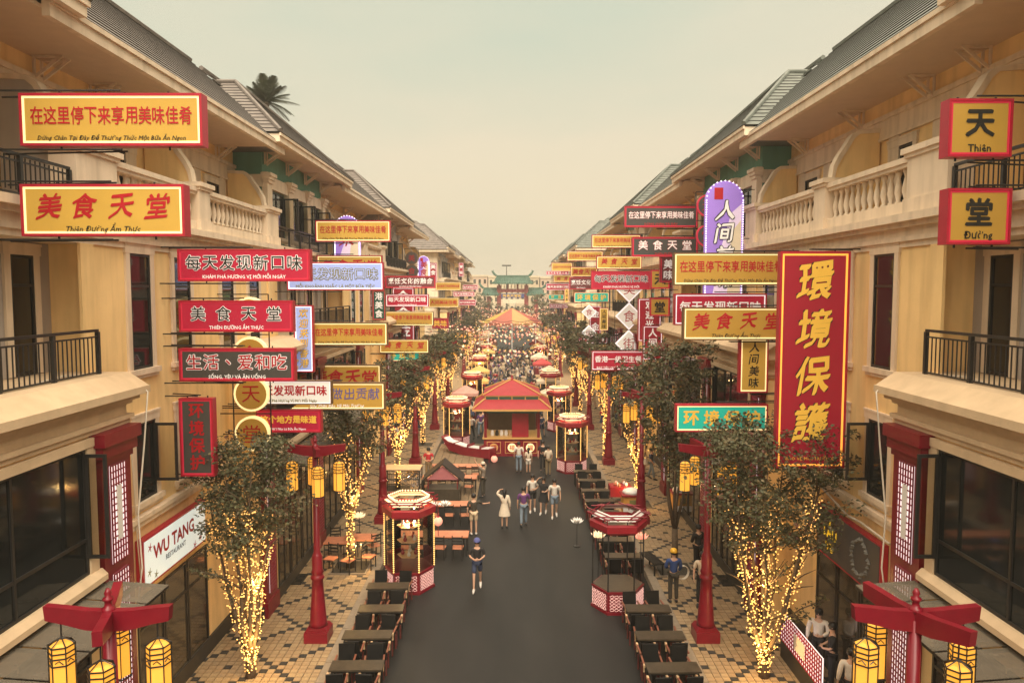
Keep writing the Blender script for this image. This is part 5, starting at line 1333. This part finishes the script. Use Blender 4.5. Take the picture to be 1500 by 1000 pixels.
# far buildings
FB = [mat('far_facade_pink', (.50, .36, .26), .9, .08, .1), mat('far_facade_cream', (.56, .46, .32), .9, .08, .1), mat('far_facade_sand', (.46, .36, .24), .9, .08, .1)]
rb = random.Random(8)
xx = -46
k = 0
while xx < 46:
    w_ = rb.uniform(7, 12); top = at(750, 405 + rb.uniform(-.5, 3.5), 290).z
    t_ = thing('distant_building', 'pale distant block %s from the left behind the gateway' % ORD[min(k, 17)], 'building', (xx + w_ / 2, 290, 0), 0, 'distant pale buildings beyond the gateway')
    q = MB(); q.box(-w_ / 2, w_ / 2, 0, 12, 0, top); O('wall', q.mesh('wall', FB[k % 3]), t_)
    q = MB(); q.box(-w_ / 2 - .1, w_ / 2 + .1, -.3, 12.2, top, top + .7); O('parapet', q.mesh('parapet', FB[1]), t_)
    nwx = int(w_ / 1.8)
    for i in range(nwx):
        for j in range(4):
            z = top - 2.6 - j * 3.4; x = -w_ / 2 + (i + .5) * w_ / nwx; q = MB(); q.box(x - .45, x + .45, -.06, -.0, z, z + 1.6); O('window', q.mesh('window', GLASS), t_)
    xx += w_ + .4; k += 1
# dark trees at the gate
for i, (px, lb) in enumerate(((706, 'dark bushy tree left of the gateway'), (792, 'dark bushy tree right of the gateway'), (725, 'low dark shrub under the left column of the gateway'), (763, 'low dark shrub under the right column of the gateway'))):
    p = at(px, 450, 180); t_ = thing('gate_tree', lb, 'tree', (p.x, 180 + i, 0)); q = MB(); q.tube([(0, 0, 0), (0, 0, 3)], [.25, .12], 6); O('trunk', q.mesh('trunk', BARK), t_)
    q = MB(); rnd = random.Random(i)
    H2 = 9.5 if i < 2 else 6.5
    for _ in range(60): leafball(q, Vector((rnd.gauss(0, 1.5), rnd.gauss(0, 1.0), H2 * .65 + rnd.gauss(0, H2 * .15))), .7, 14, rnd, .5)
    O('crown', q.mesh('crown', [LEAF, LEAF2]), t_)
# festoon strings with lanterns across the street
rf = random.Random(17)
lmats = [PINKL, CRML, REDB, PINKL, LANTC, SALM]
for k in range(34):
    y = 58 + k * 2.6 + rf.uniform(-.8, .8); z0 = rf.uniform(5.6, 6.6) + (y - 58) * .012; sag = rf.uniform(.5, 1.3)
    t_ = thing('lantern_string', '%s string of paper lanterns across the far street, counted from the pavilion' % NW(k), 'string lights', (0, y, 0), 0, 'lantern strings across the far street')
    def zc(x): return z0 - sag * (1 - (x / 7.5) ** 2) - .25 * abs(sin(x * 1.3))
    q = MB(); q.tube([(x * .5, 0, zc(x * .5)) for x in range(-15, 16)], .02, 3); O('cord', q.mesh('cord', DARK), t_)
    q = MB()
    m_ = 34
    for j in range(m_):
        x = -7.4 + 14.8 * (j + .5) / m_ + rf.uniform(-.1, .1); mi = rf.randrange(6)
        r_ = rf.uniform(.06, .13) if mi != 4 else .05
        q.ball((x, rf.uniform(-.3, .3), zc(x) - r_ - rf.uniform(0, .5)), r_, 6, 4, 1.0, mi)
        
    O('lanterns', q.mesh('lanterns', lmats), t_, kind='stuff')
# light curtains: vertical drops of bulbs above the far kerbs
for s in (-1, 1):
    t_ = thing('light_curtain', 'dense curtain of warm bulbs hanging along the far %s pavement' % side_word(s), 'string lights')
    q = MB(); c_ = MB()
    for j in range(130):
        y = rf.uniform(56, 130); x = s * rf.uniform(3.6, 7.6); zt = rf.uniform(4.5, 6.8); L_ = rf.uniform(1.0, 3.6)
        c_.tube([(x, y, zt), (x, y, zt - L_)], .008, 3)
        for i in range(int(L_ / .24)): q.octa((x, y, zt - i * .24), rf.uniform(.022, .04), rf.randrange(3))
    for j in range(12): y = 56 + j * 6.4; c_.tube([(s * 3.6, y, 6.8), (s * 7.9, y, 6.9)], .02, 3)
    O('bulbs', q.mesh('bulbs', [BULB, BULBW, CRML]), t_, kind='stuff'); O('cords', c_.mesh('cords', DARK), t_, kind='stuff')
# market stalls in the far street
rs = random.Random(4); STC = [mat('stall_cloth_cream', (.6, .48, .34), .8), mat('stall_cloth_red', (.42, .05, .05), .8), mat('stall_cloth_gold', (.6, .38, .12), .8), mat('stall_cloth_pink', (.55, .28, .22), .8)]
for k in range(16):
    s = -1 if k % 2 else 1; y = 54 + (k // 2) * 7.5; x = s * rs.uniform(3.0, 3.8)
    if abs(y - 54) < 1 and False: continue
    m = STC[rs.randrange(4)]
    t_ = thing('market_stall', 'small %s awning stall, %s on the %s of the crowded far street' % (m.name.split('_')[-1], ORD[k // 2], side_word(s)), 'stall', (x, y + 2.2, 0), 0, 'market stalls in the far street')
    q = MB(); q.box(-.8, .8, -.5, .5, 0, .95); O('counter', q.mesh('counter', RED if k % 3 else WOOD), t_)
    for px_ in (-.8, .75):
        for py_ in (-.5, .45): q = MB(); q.box(px_, px_ + .05, py_, py_ + .05, .95, 2.2); O('post', q.mesh('post', DARK), t_)
    q = MB(); skirt(q, 1.0, 2.2, .05, 2.75, .75, .05); skirt(q, 1.01, 2.0, 1.01, 2.21, .76, .76); O('awning', q.mesh('awning', m), t_)

# palm behind the left roof
p = at(390, 178, 46)
t_ = thing('palm_tree', 'dark palm tree rising behind the left roof ridge', 'palm', (p.x, 46, 0)); H2 = at(390, 150, 46).z
q = MB(); q.tube([(0, 0, 0), (.2, 0, H2 * .5), (0, 0, H2)], [.3, .22, .2], 9); O('trunk', q.mesh('trunk', BARK, True), t_)
rp = random.Random(2)
for k in range(46):
    a = rp.uniform(0, 2 * pi); el = rp.uniform(-.15, 1.5); L_ = rp.uniform(1.5, 2.2)
    d = Vector((cos(a) * cos(el), sin(a) * cos(el), sin(el))); q = MB(); pts = []
    for j in range(7):
        f = j / 6; pts.append(Vector((0, 0, H2)) + d * L_ * f + Vector((0, 0, -.30 * f * f * L_ * (1.2 - sin(el) * .6))))
    q.tube(pts, [.04, .035, .03, .025, .02, .015, .006], 4)
    for j in range(1, 20):
        f = j / 20; i0 = min(5, int(f * 6)); c = pts[i0].lerp(pts[i0 + 1], f * 6 - i0); ax = (pts[i0 + 1] - pts[i0]).normalized(); sd2 = ax.cross(Vector((0, 0, 1))).normalized()
        for sg in (-1, 1):
            ln = .48 * sin(pi * (f * .85 + .1)) + .05; e = c + (sd2 * sg * .8 + ax * .5 + Vector((0, 0, -.25))).normalized() * ln
            q.face([c, c + ax * .09, e])
    O('frond', q.mesh('frond', PALMM), t_)

# ================================================================== PEOPLE
SKIN = mat('skin', (.50, .29, .19), .6, .05, 8); HAIR = mat('black_hair', (.012, .010, .009), .5, .2); SHOE = mat('pale_shoe', (.55, .50, .45), .6); SHOED = mat('dark_shoe', (.03, .03, .03), .6)
def cloth(n, c): return mat('cloth_' + n, c, .85, .08, 12)
def skin_mesh(verts, edges, name, m, levels=1, root=0):
    me = bpy.data.meshes.new(name); me.from_pydata([v[:3] for v in verts], edges, [])
    ob = bpy.data.objects.new('tmp', me); C.objects.link(ob)
    md = ob.modifiers.new('s', 'SKIN'); md.use_smooth_shade = True
    sv = me.skin_vertices[0].data
    for k, v in enumerate(verts):
        r = v[3]; sv[k].radius = r if hasattr(r, '__len__') else (r, r); sv[k].use_root = (k == root)
    if levels: sb = ob.modifiers.new('d', 'SUBSURF'); sb.levels = levels; sb.render_levels = levels
    PEND.append((ob, name, m)); return ob
PEND = []
def flush():
    bpy.context.view_layer.update(); dg = bpy.context.evaluated_depsgraph_get(); outm = {}
    for ob, name, m in PEND:
        me = bpy.data.meshes.new_from_object(ob.evaluated_get(dg)); me.name = name; me.materials.clear(); me.materials.append(m)
        outm[ob.name] = me
    for ob, name, m in PEND: bpy.data.objects.remove(ob)
    PEND.clear(); return outm
def pose_joints(legs='stand', arms=('down', 'down'), fem=False, st=.22):
    J = {}
    sw = .165 if fem else .19
    J['pel'] = (0, 0, .96); J['waist'] = (0, 0, 1.10); J['chest'] = (0, .0, 1.30); J['neck'] = (0, 0, 1.46); J['head0'] = (0, .01, 1.53); J['head1'] = (0, .015, 1.62); J['head2'] = (0, .01, 1.69)
    for sd_, sx in (('l', -1), ('r', 1)):
        J[sd_ + 'sh'] = (sx * sw, 0, 1.40); J[sd_ + 'hip'] = (sx * .09, 0, .92)
        if legs == 'walk':
            f = st if sx > 0 else -st
            J[sd_ + 'kn'] = (sx * .10, f * .55 + .03, .50); J[sd_ + 'an'] = (sx * .10, f if f > 0 else f * 1.05, .09 if f > 0 else .14); J[sd_ + 'to'] = (sx * .11, f + .16, .035)
        elif legs == 'sit':
            J[sd_ + 'kn'] = (sx * .12, .42, .95); J[sd_ + 'an'] = (sx * .12, .42, .55); J[sd_ + 'to'] = (sx * .12, .58, .49)
        else:
            J[sd_ + 'kn'] = (sx * .10, .01, .50); J[sd_ + 'an'] = (sx * .10, -.01, .08); J[sd_ + 'to'] = (sx * .12, .14, .035)
        a = arms[0 if sx < 0 else 1]
        A = {'down': ((sx * (sw + .06), -.02, 1.13), (sx * (sw + .07), .06, .88), (sx * (sw + .065), .09, .80)),
             'swing': ((sx * (sw + .06), .05, 1.13), (sx * (sw + .05), .22, .93), (sx * (sw + .03), .27, .87)),
             'back': ((sx * (sw + .06), -.12, 1.14), (sx * (sw + .07), -.14, .90), (sx * (sw + .07), -.12, .82)),
             'front': ((sx * (sw + .06), .04, 1.14), (sx * .10, .22, 1.08), (sx * .03, .25, 1.10)),
             'head': ((sx * (sw + .17), .02, 1.52), (sx * .20, .05, 1.68), (sx * .13, .05, 1.70)),
             'up': ((sx * (sw + .10), .12, 1.58), (sx * (sw + .14), .26, 1.80), (sx * (sw + .15), .30, 1.89)),
             'out': ((sx * (sw + .20), .06, 1.26), (sx * (sw + .40), .16, 1.24), (sx * (sw + .48), .20, 1.25))}[a]
        J[sd_ + 'el'], J[sd_ + 'wr'], J[sd_ + 'ha'] = A
    return J
def body_graph(J, fem):
    names = ['pel', 'waist', 'chest', 'neck', 'head0', 'head1', 'head2']
    rad = {'pel': (.125, .095), 'waist': (.105 if fem else .12, .08), 'chest': (.12 if fem else .14, .09), 'neck': .05, 'head0': .07, 'head1': (.085, .095), 'head2': (.06, .07)}
    V = []; idx = {}
    def add(n, r): idx[n] = len(V); V.append((*J[n], r))
    for n in names: add(n, rad[n])
    E = [(0, 1), (1, 2), (2, 3), (3, 4), (4, 5), (5, 6)]
    for s_ in 'lr':
        for n, r in (('sh', .055), ('el', .038), ('wr', .026), ('ha', (.034, .018))): add(s_ + n, r)
        for n, r in (('hip', .085), ('kn', .052), ('an', .033), ('to', .030)): add(s_ + n, r)
        E += [(idx['chest'], idx[s_ + 'sh']), (idx[s_ + 'sh'], idx[s_ + 'el']), (idx[s_ + 'el'], idx[s_ + 'wr']), (idx[s_ + 'wr'], idx[s_ + 'ha'])]
        E += [(0, idx[s_ + 'hip']), (idx[s_ + 'hip'], idx[s_ + 'kn']), (idx[s_ + 'kn'], idx[s_ + 'an']), (idx[s_ + 'an'], idx[s_ + 'to'])]
    return V, E
def lerp3(a, b, f): return tuple(a[k] + (b[k] - a[k]) * f for k in range(3))
PEOPLE = []
def person_spec(key, legs, arms, fem, top, bottom, hair='short', sleeve=.9, shoe=SHOED, hat=None, st=.22):
    J = pose_joints(legs, arms, fem, st); parts = []
    V, E = body_graph(J, fem); ob = skin_mesh(V, E, 'body', SKIN); parts.append(('body', ob.name, None))
    # shirt
    V = [(*J['pel'][:2], J['pel'][2] - .02, (.145, .115)), (*J['waist'], (.125 if fem else .138, .10)), (*J['chest'], (.135 if fem else .158, .108)), (*J['neck'][:2], J['neck'][2] - .045, (.075, .07))]; E = [(0, 1), (1, 2), (2, 3)]
    for s_ in 'lr':
        i = len(V); V += [(*J[s_ + 'sh'], .075), (*lerp3(J[s_ + 'sh'], J[s_ + 'el'], sleeve), .062)]; E += [(2, i), (i, i + 1)]
        if sleeve >= 1: V.append((*lerp3(J[s_ + 'el'], J[s_ + 'wr'], .85), .045)); E.append((i + 1, i + 2))
    ob = skin_mesh(V, E, 'shirt', top[1]); parts.append(('shirt', ob.name, None))
    kind, bm_ = bottom
    if kind in ('shorts', 'trousers'):
        V = [(J['pel'][0], J['pel'][1], J['pel'][2] + .02, (.138, .108))]; E = []
        for s_ in 'lr':
            i = len(V); V.append((*J[s_ + 'hip'], .10)); E.append((0, i))
            if kind == 'shorts': V.append((*lerp3(J[s_ + 'hip'], J[s_ + 'kn'], .85), .092)); E.append((i, i + 1))
            else: V += [(*J[s_ + 'kn'], .075), (*lerp3(J[s_ + 'kn'], J[s_ + 'an'], .95), .062)]; E += [(i, i + 1), (i + 1, i + 2)]
        ob = skin_mesh(V, E, kind, bm_); parts.append((kind, ob.name, None))
    else:
        q = MB(); z1 = .58 if kind == 'skirt' else .55
        q.lathe((0, 0, 0), [(.255, z1), (.235, z1 + .15), (.19, .85), (.155, 1.0), (.14, 1.1)], 14, 0, 0, False, .75); parts.append(('skirt', None, q.mesh('skirt', bm_, True)))
    hx, hy, hz = J['head1']
    q = MB()
    if hat: q.lathe((hx, hy, hz + .015), [(.125, 0), (.115, .03), (.108, .07), (.07, .115), (.01, .13)], 12); q.lathe((hx, hy + .07, hz + .02), [(.085, 0), (.085, .015)], 10); parts.append(('cap', None, q.mesh('cap', hat, True))); q = MB()
    q.lathe((hx, hy - .012, hz), [(.092, -.05), (.104, 0), (.104, .035), (.085, .085), (.045, .108), (.003, .115)], 12, 0, 0, False)
    if hair == 'long': q.tube([(hx, hy - .05, hz + .06), (hx, hy - .095, hz - .04), (hx, hy - .10, hz - .18), (hx, hy - .09, hz - .28)], [.06, .075, .065, .02], 8)
    parts.append(('hair', None, q.mesh('hair', HAIR, True)))
    # shoes, fingers, eyes and nose
    q = MB()
    for s_ in 'lr':
        a, b = Vector(J[s_ + 'an']), Vector(J[s_ + 'to']); q.tube([a - (b - a) * .35 + Vector((0, 0, -.035)), a + Vector((0, 0, -.02)), a.lerp(b, .6), b + (b - a) * .25], [.035, .048, .046, .022], 8)
    parts.append(('shoes', None, q.mesh('shoes', shoe, True)))
    q = MB()
    for s_, sx in (('l', -1), ('r', 1)):
        h, w_ = Vector(J[s_ + 'ha']), Vector(J[s_ + 'wr']); d = (h - w_).normalized(); sdv = d.cross(Vector((sx, 0, .1))).normalized()
        for k in range(4):
            o = sdv * (-.022 + .0145 * k); L_ = (.05, .062, .066, .055)[k]; cv = Vector((-sx, 0, 0)) * .014
            q.tube([h + o, h + o + d * L_ * .6, h + o + d * L_ + cv], [.0085, .0078, .006], 5)
        q.tube([h - d * .02 + sdv * .02, h + sdv * .045 + d * .015, h + sdv * .05 + d * .04], [.010, .009, .007], 5)
    parts.append(('fingers', None, q.mesh('fingers', SKIN, True)))
    q = MB()
    for ex in (-.03, .03): q.octa((hx + ex, hy + .087, hz + .005), .010)
    parts.append(('eyes', None, q.mesh('eyes', BLK)))
    q = MB(); q.face([(hx - .012, hy + .090, hz - .03), (hx + .012, hy + .090, hz - .03), (hx, hy + .112, hz - .028)]); q.face([(hx - .012, hy + .090, hz - .03), (hx, hy + .112, hz - .028), (hx, hy + .09, hz + .01)]); q.face([(hx + .012, hy + .090, hz - .03), (hx, hy + .09, hz + .01), (hx, hy + .112, hz - .028)])
    for ex in (-1, 1): q.ball((hx + ex * .088, hy, hz - .01), .018, 5, 4)
    parts.append(('nose_and_ears', None, q.mesh('nose_and_ears', SKIN)))
    PEOPLE.append((key, parts)); return key
white, black, navy = cloth('white', (.62, .56, .48)), cloth('black', (.02, .018, .018)), cloth('navy', (.03, .04, .08))
beige, purple, jean = cloth('beige', (.52, .40, .26)), cloth('purple', (.12, .04, .14)), cloth('denim', (.16, .20, .24))
dress, olive, redc = cloth('cream_dress', (.60, .50, .38)), cloth('dark_olive', (.05, .042, .03)), cloth('red', (.36, .02, .03))
greyc, bluej, khaki = cloth('grey', (.22, .18, .14)), cloth('blue_jacket', (.03, .06, .18)), cloth('khaki', (.18, .13, .07))
bluecap, yelhat, paleh = mat('blue_cap', (.07, .08, .22), .7), mat('yellow_helmet', (.75, .42, .03), .35), mat('pale_cap', (.55, .45, .35), .7)
specs = [
    # px, py, facing (rz: 0 = away from camera, pi = towards), key spec, label
    (699, 862, pi, dict(legs='walk', arms=('front', 'front'), fem=False, top=('t', black), bottom=('shorts', navy), hat=bluecap, shoe=SHOE, st=.26), 'person in blue cap and black clothes walking towards the camera, arms folded in front'),
    (694, 783, .2, dict(legs='stand', arms=('down', 'out'), fem=False, top=('t', olive), bottom=('shorts', beige), shoe=SHOE), 'person in dark shirt and beige shorts standing at the long tables, seen from behind'),
    (708, 728, 1.2, dict(legs='stand', arms=('up', 'head'), fem=False, top=('t', greyc), bottom=('trousers', olive), hat=paleh), 'person in pale cap reaching up beside the road platform'),
    (739, 773, 0, dict(legs='stand', arms=('head', 'down'), fem=True, top=('t', dress), bottom=('dress', dress), hair='long', sleeve=1, shoe=SHOED), 'woman in short white dress with one hand on her head'),
    (767, 771, 0, dict(legs='walk', arms=('down', 'swing'), fem=False, top=('t', purple), bottom=('trousers', jean), st=.2), 'person in purple shirt and jeans walking away'),
    (780, 749, pi, dict(legs='walk', arms=('front', 'down'), fem=False, top=('t', white), bottom=('shorts', black), shoe=SHOE, st=.14), 'person in white t-shirt and black shorts walking towards the camera'),
    (796, 752, pi - .2, dict(legs='walk', arms=('front', 'head'), fem=True, top=('t', black), bottom=('skirt', black), hair='long', shoe=SHOE, st=.15), 'woman in black dress between two men in white shirts'),
    (812, 757, pi, dict(legs='walk', arms=('down', 'down'), fem=False, top=('t', white), bottom=('shorts', jean), shoe=SHOE, st=.2), 'person in white shirt and denim shorts walking towards the camera'),
    (760, 692, 0, dict(legs='stand', arms=('down', 'down'), fem=False, top=('t', white), bottom=('trousers', jean)), 'person in white shirt and jeans facing the pavilion'),
    (774, 693, 0, dict(legs='stand', arms=('down', 'down'), fem=True, top=('t', dress), bottom=('shorts', white), hair='long'), 'girl in pale top beside the pavilion'),
    (803, 697, .4, dict(legs='stand', arms=('front', 'down'), fem=True, top=('t', dress), bottom=('trousers', khaki), hair='short'), 'person in cream top and khaki trousers right of the pavilion'),
    (795, 690, pi, dict(legs='walk', arms=('front', 'down'), fem=False, top=('t', black), bottom=('trousers', black), hair='short', st=.12), 'person in black left of the lit right kiosk'),
    (628, 703, pi, dict(legs='stand', arms=('front', 'front'), fem=False, top=('t', redc), bottom=('trousers', khaki), sleeve=.7), 'person in red shirt standing at the left kerb'),
    (986, 882, .1, dict(legs='stand', arms=('front', 'swing'), fem=False, top=('t', bluej), bottom=('trousers', olive), sleeve=1, hat=yelhat), 'worker in yellow helmet and blue jacket holding a coiled hose'),
    (1022, 838, .5, dict(legs='stand', arms=('front', 'down'), fem=False, top=('t', black), bottom=('trousers', black), sleeve=1), 'person in black clothes on the right pavement behind the lamp post'),
    (1028, 886, 2.8, dict(legs='walk', arms=('down', 'swing'), fem=False, top=('t', dress), bottom=('trousers', black), st=.1), 'person in cream top half hidden by the right lamp post'),
    (1051, 800, 2.4, dict(legs='stand', arms=('front', 'down'), fem=False, top=('t', white), bottom=('trousers', black)), 'person in white shirt standing by the right wall'),
    (1228, 985, 2.6, dict(legs='stand', arms=('front', 'down'), fem=False, top=('t', white), bottom=('trousers', black), sleeve=1, shoe=SHOE), 'man in white shirt at the lower right, facing the street'),
    (1262, 1010, 1.2, dict(legs='stand', arms=('front', 'front'), fem=False, top=('t', black), bottom=('trousers', black)), 'person in black between the two white shirts at the lower right'),
    (1244, 1055, -.2, dict(legs='stand', arms=('down', 'front'), fem=False, top=('t', white), bottom=('trousers', black), sleeve=1), 'person in white shirt seen from behind at the lower right'),
]
for i, sp_ in enumerate(specs): person_spec(i, **sp_[3])
crowd = [dict(legs='stand', arms=('down', 'down'), fem=False, top=('t', white), bottom=('trousers', black)), dict(legs='walk', arms=('swing', 'back'), fem=True, top=('t', redc), bottom=('skirt', navy), hair='long'),
         dict(legs='walk', arms=('back', 'swing'), fem=False, top=('t', navy), bottom=('trousers', jean)), dict(legs='stand', arms=('front', 'down'), fem=True, top=('t', dress), bottom=('dress', dress), hair='long'),
         dict(legs='walk', arms=('down', 'down'), fem=False, top=('t', greyc), bottom=('shorts', beige)), dict(legs='stand', arms=('head', 'down'), fem=False, top=('t', black), bottom=('trousers', black))]
for i, c in enumerate(crowd): person_spec('c%d' % i, **c)
made = flush()
PM = {key: [(n, made[a] if a else me) for n, a, me in parts] for key, parts in PEOPLE}
def person(key, loc, rz, label, group=None, sc=1.0, skip=()):
    t = thing('person', label, 'person', loc, rz, group); t.scale = (sc, sc, sc)
    for n, me in PM[key]:
        if n in skip: continue
        O(n, me, t)
    return t
for i, (px, py, rz, sp_, lb) in enumerate(specs):
    z = .13 if px > 900 or px == 628 else 0.0
    g = ground(px, py, z); sc = .82 if 'girl' in lb else .97 if sp_['fem'] else 1.0
    g.x = max(-8, min(7.9, g.x)); person(i, g, rz, lb, None, sc)
# coiled hose in the worker's hand
g = ground(994, 872, .13); q = MB()
for k in range(5): q.tube([(.22 * cos(a * .42), .02 * k, .22 * sin(a * .42)) for a in range(16)], .012, 5)
thing('hose_coil', 'pale coiled hose held by the worker in the yellow helmet', 'hose', (g.x + .1, g.y - .15, .95), .3, me=q.mesh('hose_coil', CABLE))
# stool sitters at the right wall
g = ground(1078, 805, .13)
t_ = thing('stool', 'low black stool by the right wall under the seated person', 'stool', (g.x, g.y, .13)); q = MB(); q.lathe((0, 0, 0), [(.17, .40), (.18, .44)], 10); O('seat', q.mesh('seat', BLK), t_)
for k in range(3): a = k * 2.1; q = MB(); q.tube([(.14 * cos(a), .14 * sin(a), .4), (.17 * cos(a), .17 * sin(a), 0)], .015, 5); O('leg', q.mesh('leg', DARK), t_)
person_spec('sit', legs='sit', arms=('front', 'front'), fem=False, top=('t', black), bottom=('trousers', black), shoe=SHOE)
made = flush(); key, parts = PEOPLE[-1]; PM[key] = [(n, made[a] if a else me) for n, a, me in parts]
person('sit', (g.x, g.y - .05, .13 - .40), 2.0, 'person in black sitting by the right wall, pale shoes')
# crowd
rc = random.Random(33); crowd_n = 0
taken = []; seen = set()
TOPS = [white, redc, navy, dress, greyc, black, purple, bluej, khaki, beige]
BOTS = [black, jean, navy, khaki, beige]
DES = ['white', 'red', 'navy', 'cream', 'grey', 'black', 'purple', 'blue', 'khaki', 'beige']
while crowd_n < 210:
    y = 49 + 62 * rc.random() ** 1.15; x = rc.uniform(-3.9, 3.9)
    if abs(x) < 2.4 and y < kz + 2.4: continue
    if (abs(x) > 2.4) and rc.random() < .55: continue
    if any((x - a) ** 2 + (y - b) ** 2 < .35 for a, b in taken): continue
    taken.append((x, y)); ti = rc.randrange(10)
    ci = rc.randrange(6); CD = ['standing upright', 'long haired, striding', 'walking', 'long haired, in a dress', 'walking in shorts', 'with one hand on the head']
    o = person('c%d' % ci, (x, y, 0), rc.uniform(0, 6.28), '%s topped person, %s, %s of crowd, %s' % (DES[ti], CD[ci], 'front' if y < 60 else 'middle' if y < 78 else 'back', 'left' if x < -1.3 else 'centre' if x < 1.3 else 'right'), 'crowd in the far street', rc.uniform(.92, 1.03), ('fingers', 'eyes', 'nose_and_ears'))
    crowd_n += 1
    if o['label'] in seen: o['label'] = o['label'] + (', nearer the kerb' if abs(x) > 1.9 else ', farther back' if y < 85 else ', last rows')
    seen.add(o['label'])
    o['_t'] = ti; 
index_children()
for o in [o for o in C.objects if '_t' in o.keys()]:
    for c in CH[o.name]:
        if c.name.startswith('shirt'): c.material_slots[0].link = 'OBJECT'; c.material_slots[0].material = TOPS[o['_t']]
        if c.name.startswith(('trousers', 'shorts')): c.material_slots[0].link = 'OBJECT'; c.material_slots[0].material = BOTS[o['_t'] % 5]
    del o['_t']
# a few people on the far pavements
for k in range(26):
    s = -1 if k % 2 else 1; y = rc.uniform(36, 75); x = s * rc.uniform(6.3, 7.6)
    ti = rc.randrange(10); person('c%d' % rc.randrange(6), (x, y, .13), rc.uniform(0, 6.28), 'person in %s top on the %s pavement, %s %s' % (DES[ti], side_word(s), NW(k // 2), 'of the strollers'), 'strollers on the far %s pavement' % side_word(s), rc.uniform(.93, 1.02), ('fingers', 'eyes', 'nose_and_ears'))

# lattice barrier in front of the right near wall
t_ = thing('fret_barrier', 'low red lattice barrier with white plate at the lower right by the shop wall', 'barrier', (7.3, 18.1, .13), 0)
q = MB(); q.box(-.03, .03, -1.3, 1.3, 0, .5); O('dark_base', q.mesh('dark_base', PLINTH), t_)
q = MB(); q.box(-.02, .02, -1.3, 1.3, .5, 1.25); O('backing', q.mesh('backing', LATL), t_)
q = MB()
for k in range(21): y = -1.3 + k * .13; q.box(-.045, -.021, y - .012, y + .012, .5, 1.25)
for k in range(8): z = .5 + k * .107; q.box(-.043, -.0213, -1.3, 1.3, z - .012, z + .012)
O('grille', q.mesh('grille', REDB), t_, kind='stuff')
q = MB(); q.box(-.05, -.0205, -.35, .35, .68, 1.08); O('plate', q.mesh('plate', WHT), t_)

# ================================================================== HAZE
HAZE = 0.0010
if HAZE:
    hz = bpy.data.materials.new('haze'); hz.use_nodes = True; n = hz.node_tree.nodes; n.clear()
    o = n.new('ShaderNodeOutputMaterial'); v = n.new('ShaderNodeVolumePrincipled'); v.inputs['Color'].default_value = (1.0, .95, .84, 1); v.inputs['Density'].default_value = HAZE; v.inputs['Anisotropy'].default_value = .3
    hz.node_tree.links.new(v.outputs[0], o.inputs['Volume'])
    q = MB(); q.box(-610, 610, -70, 910, -1.1, 27); O('haze', q.mesh('haze', hz), kind='stuff')
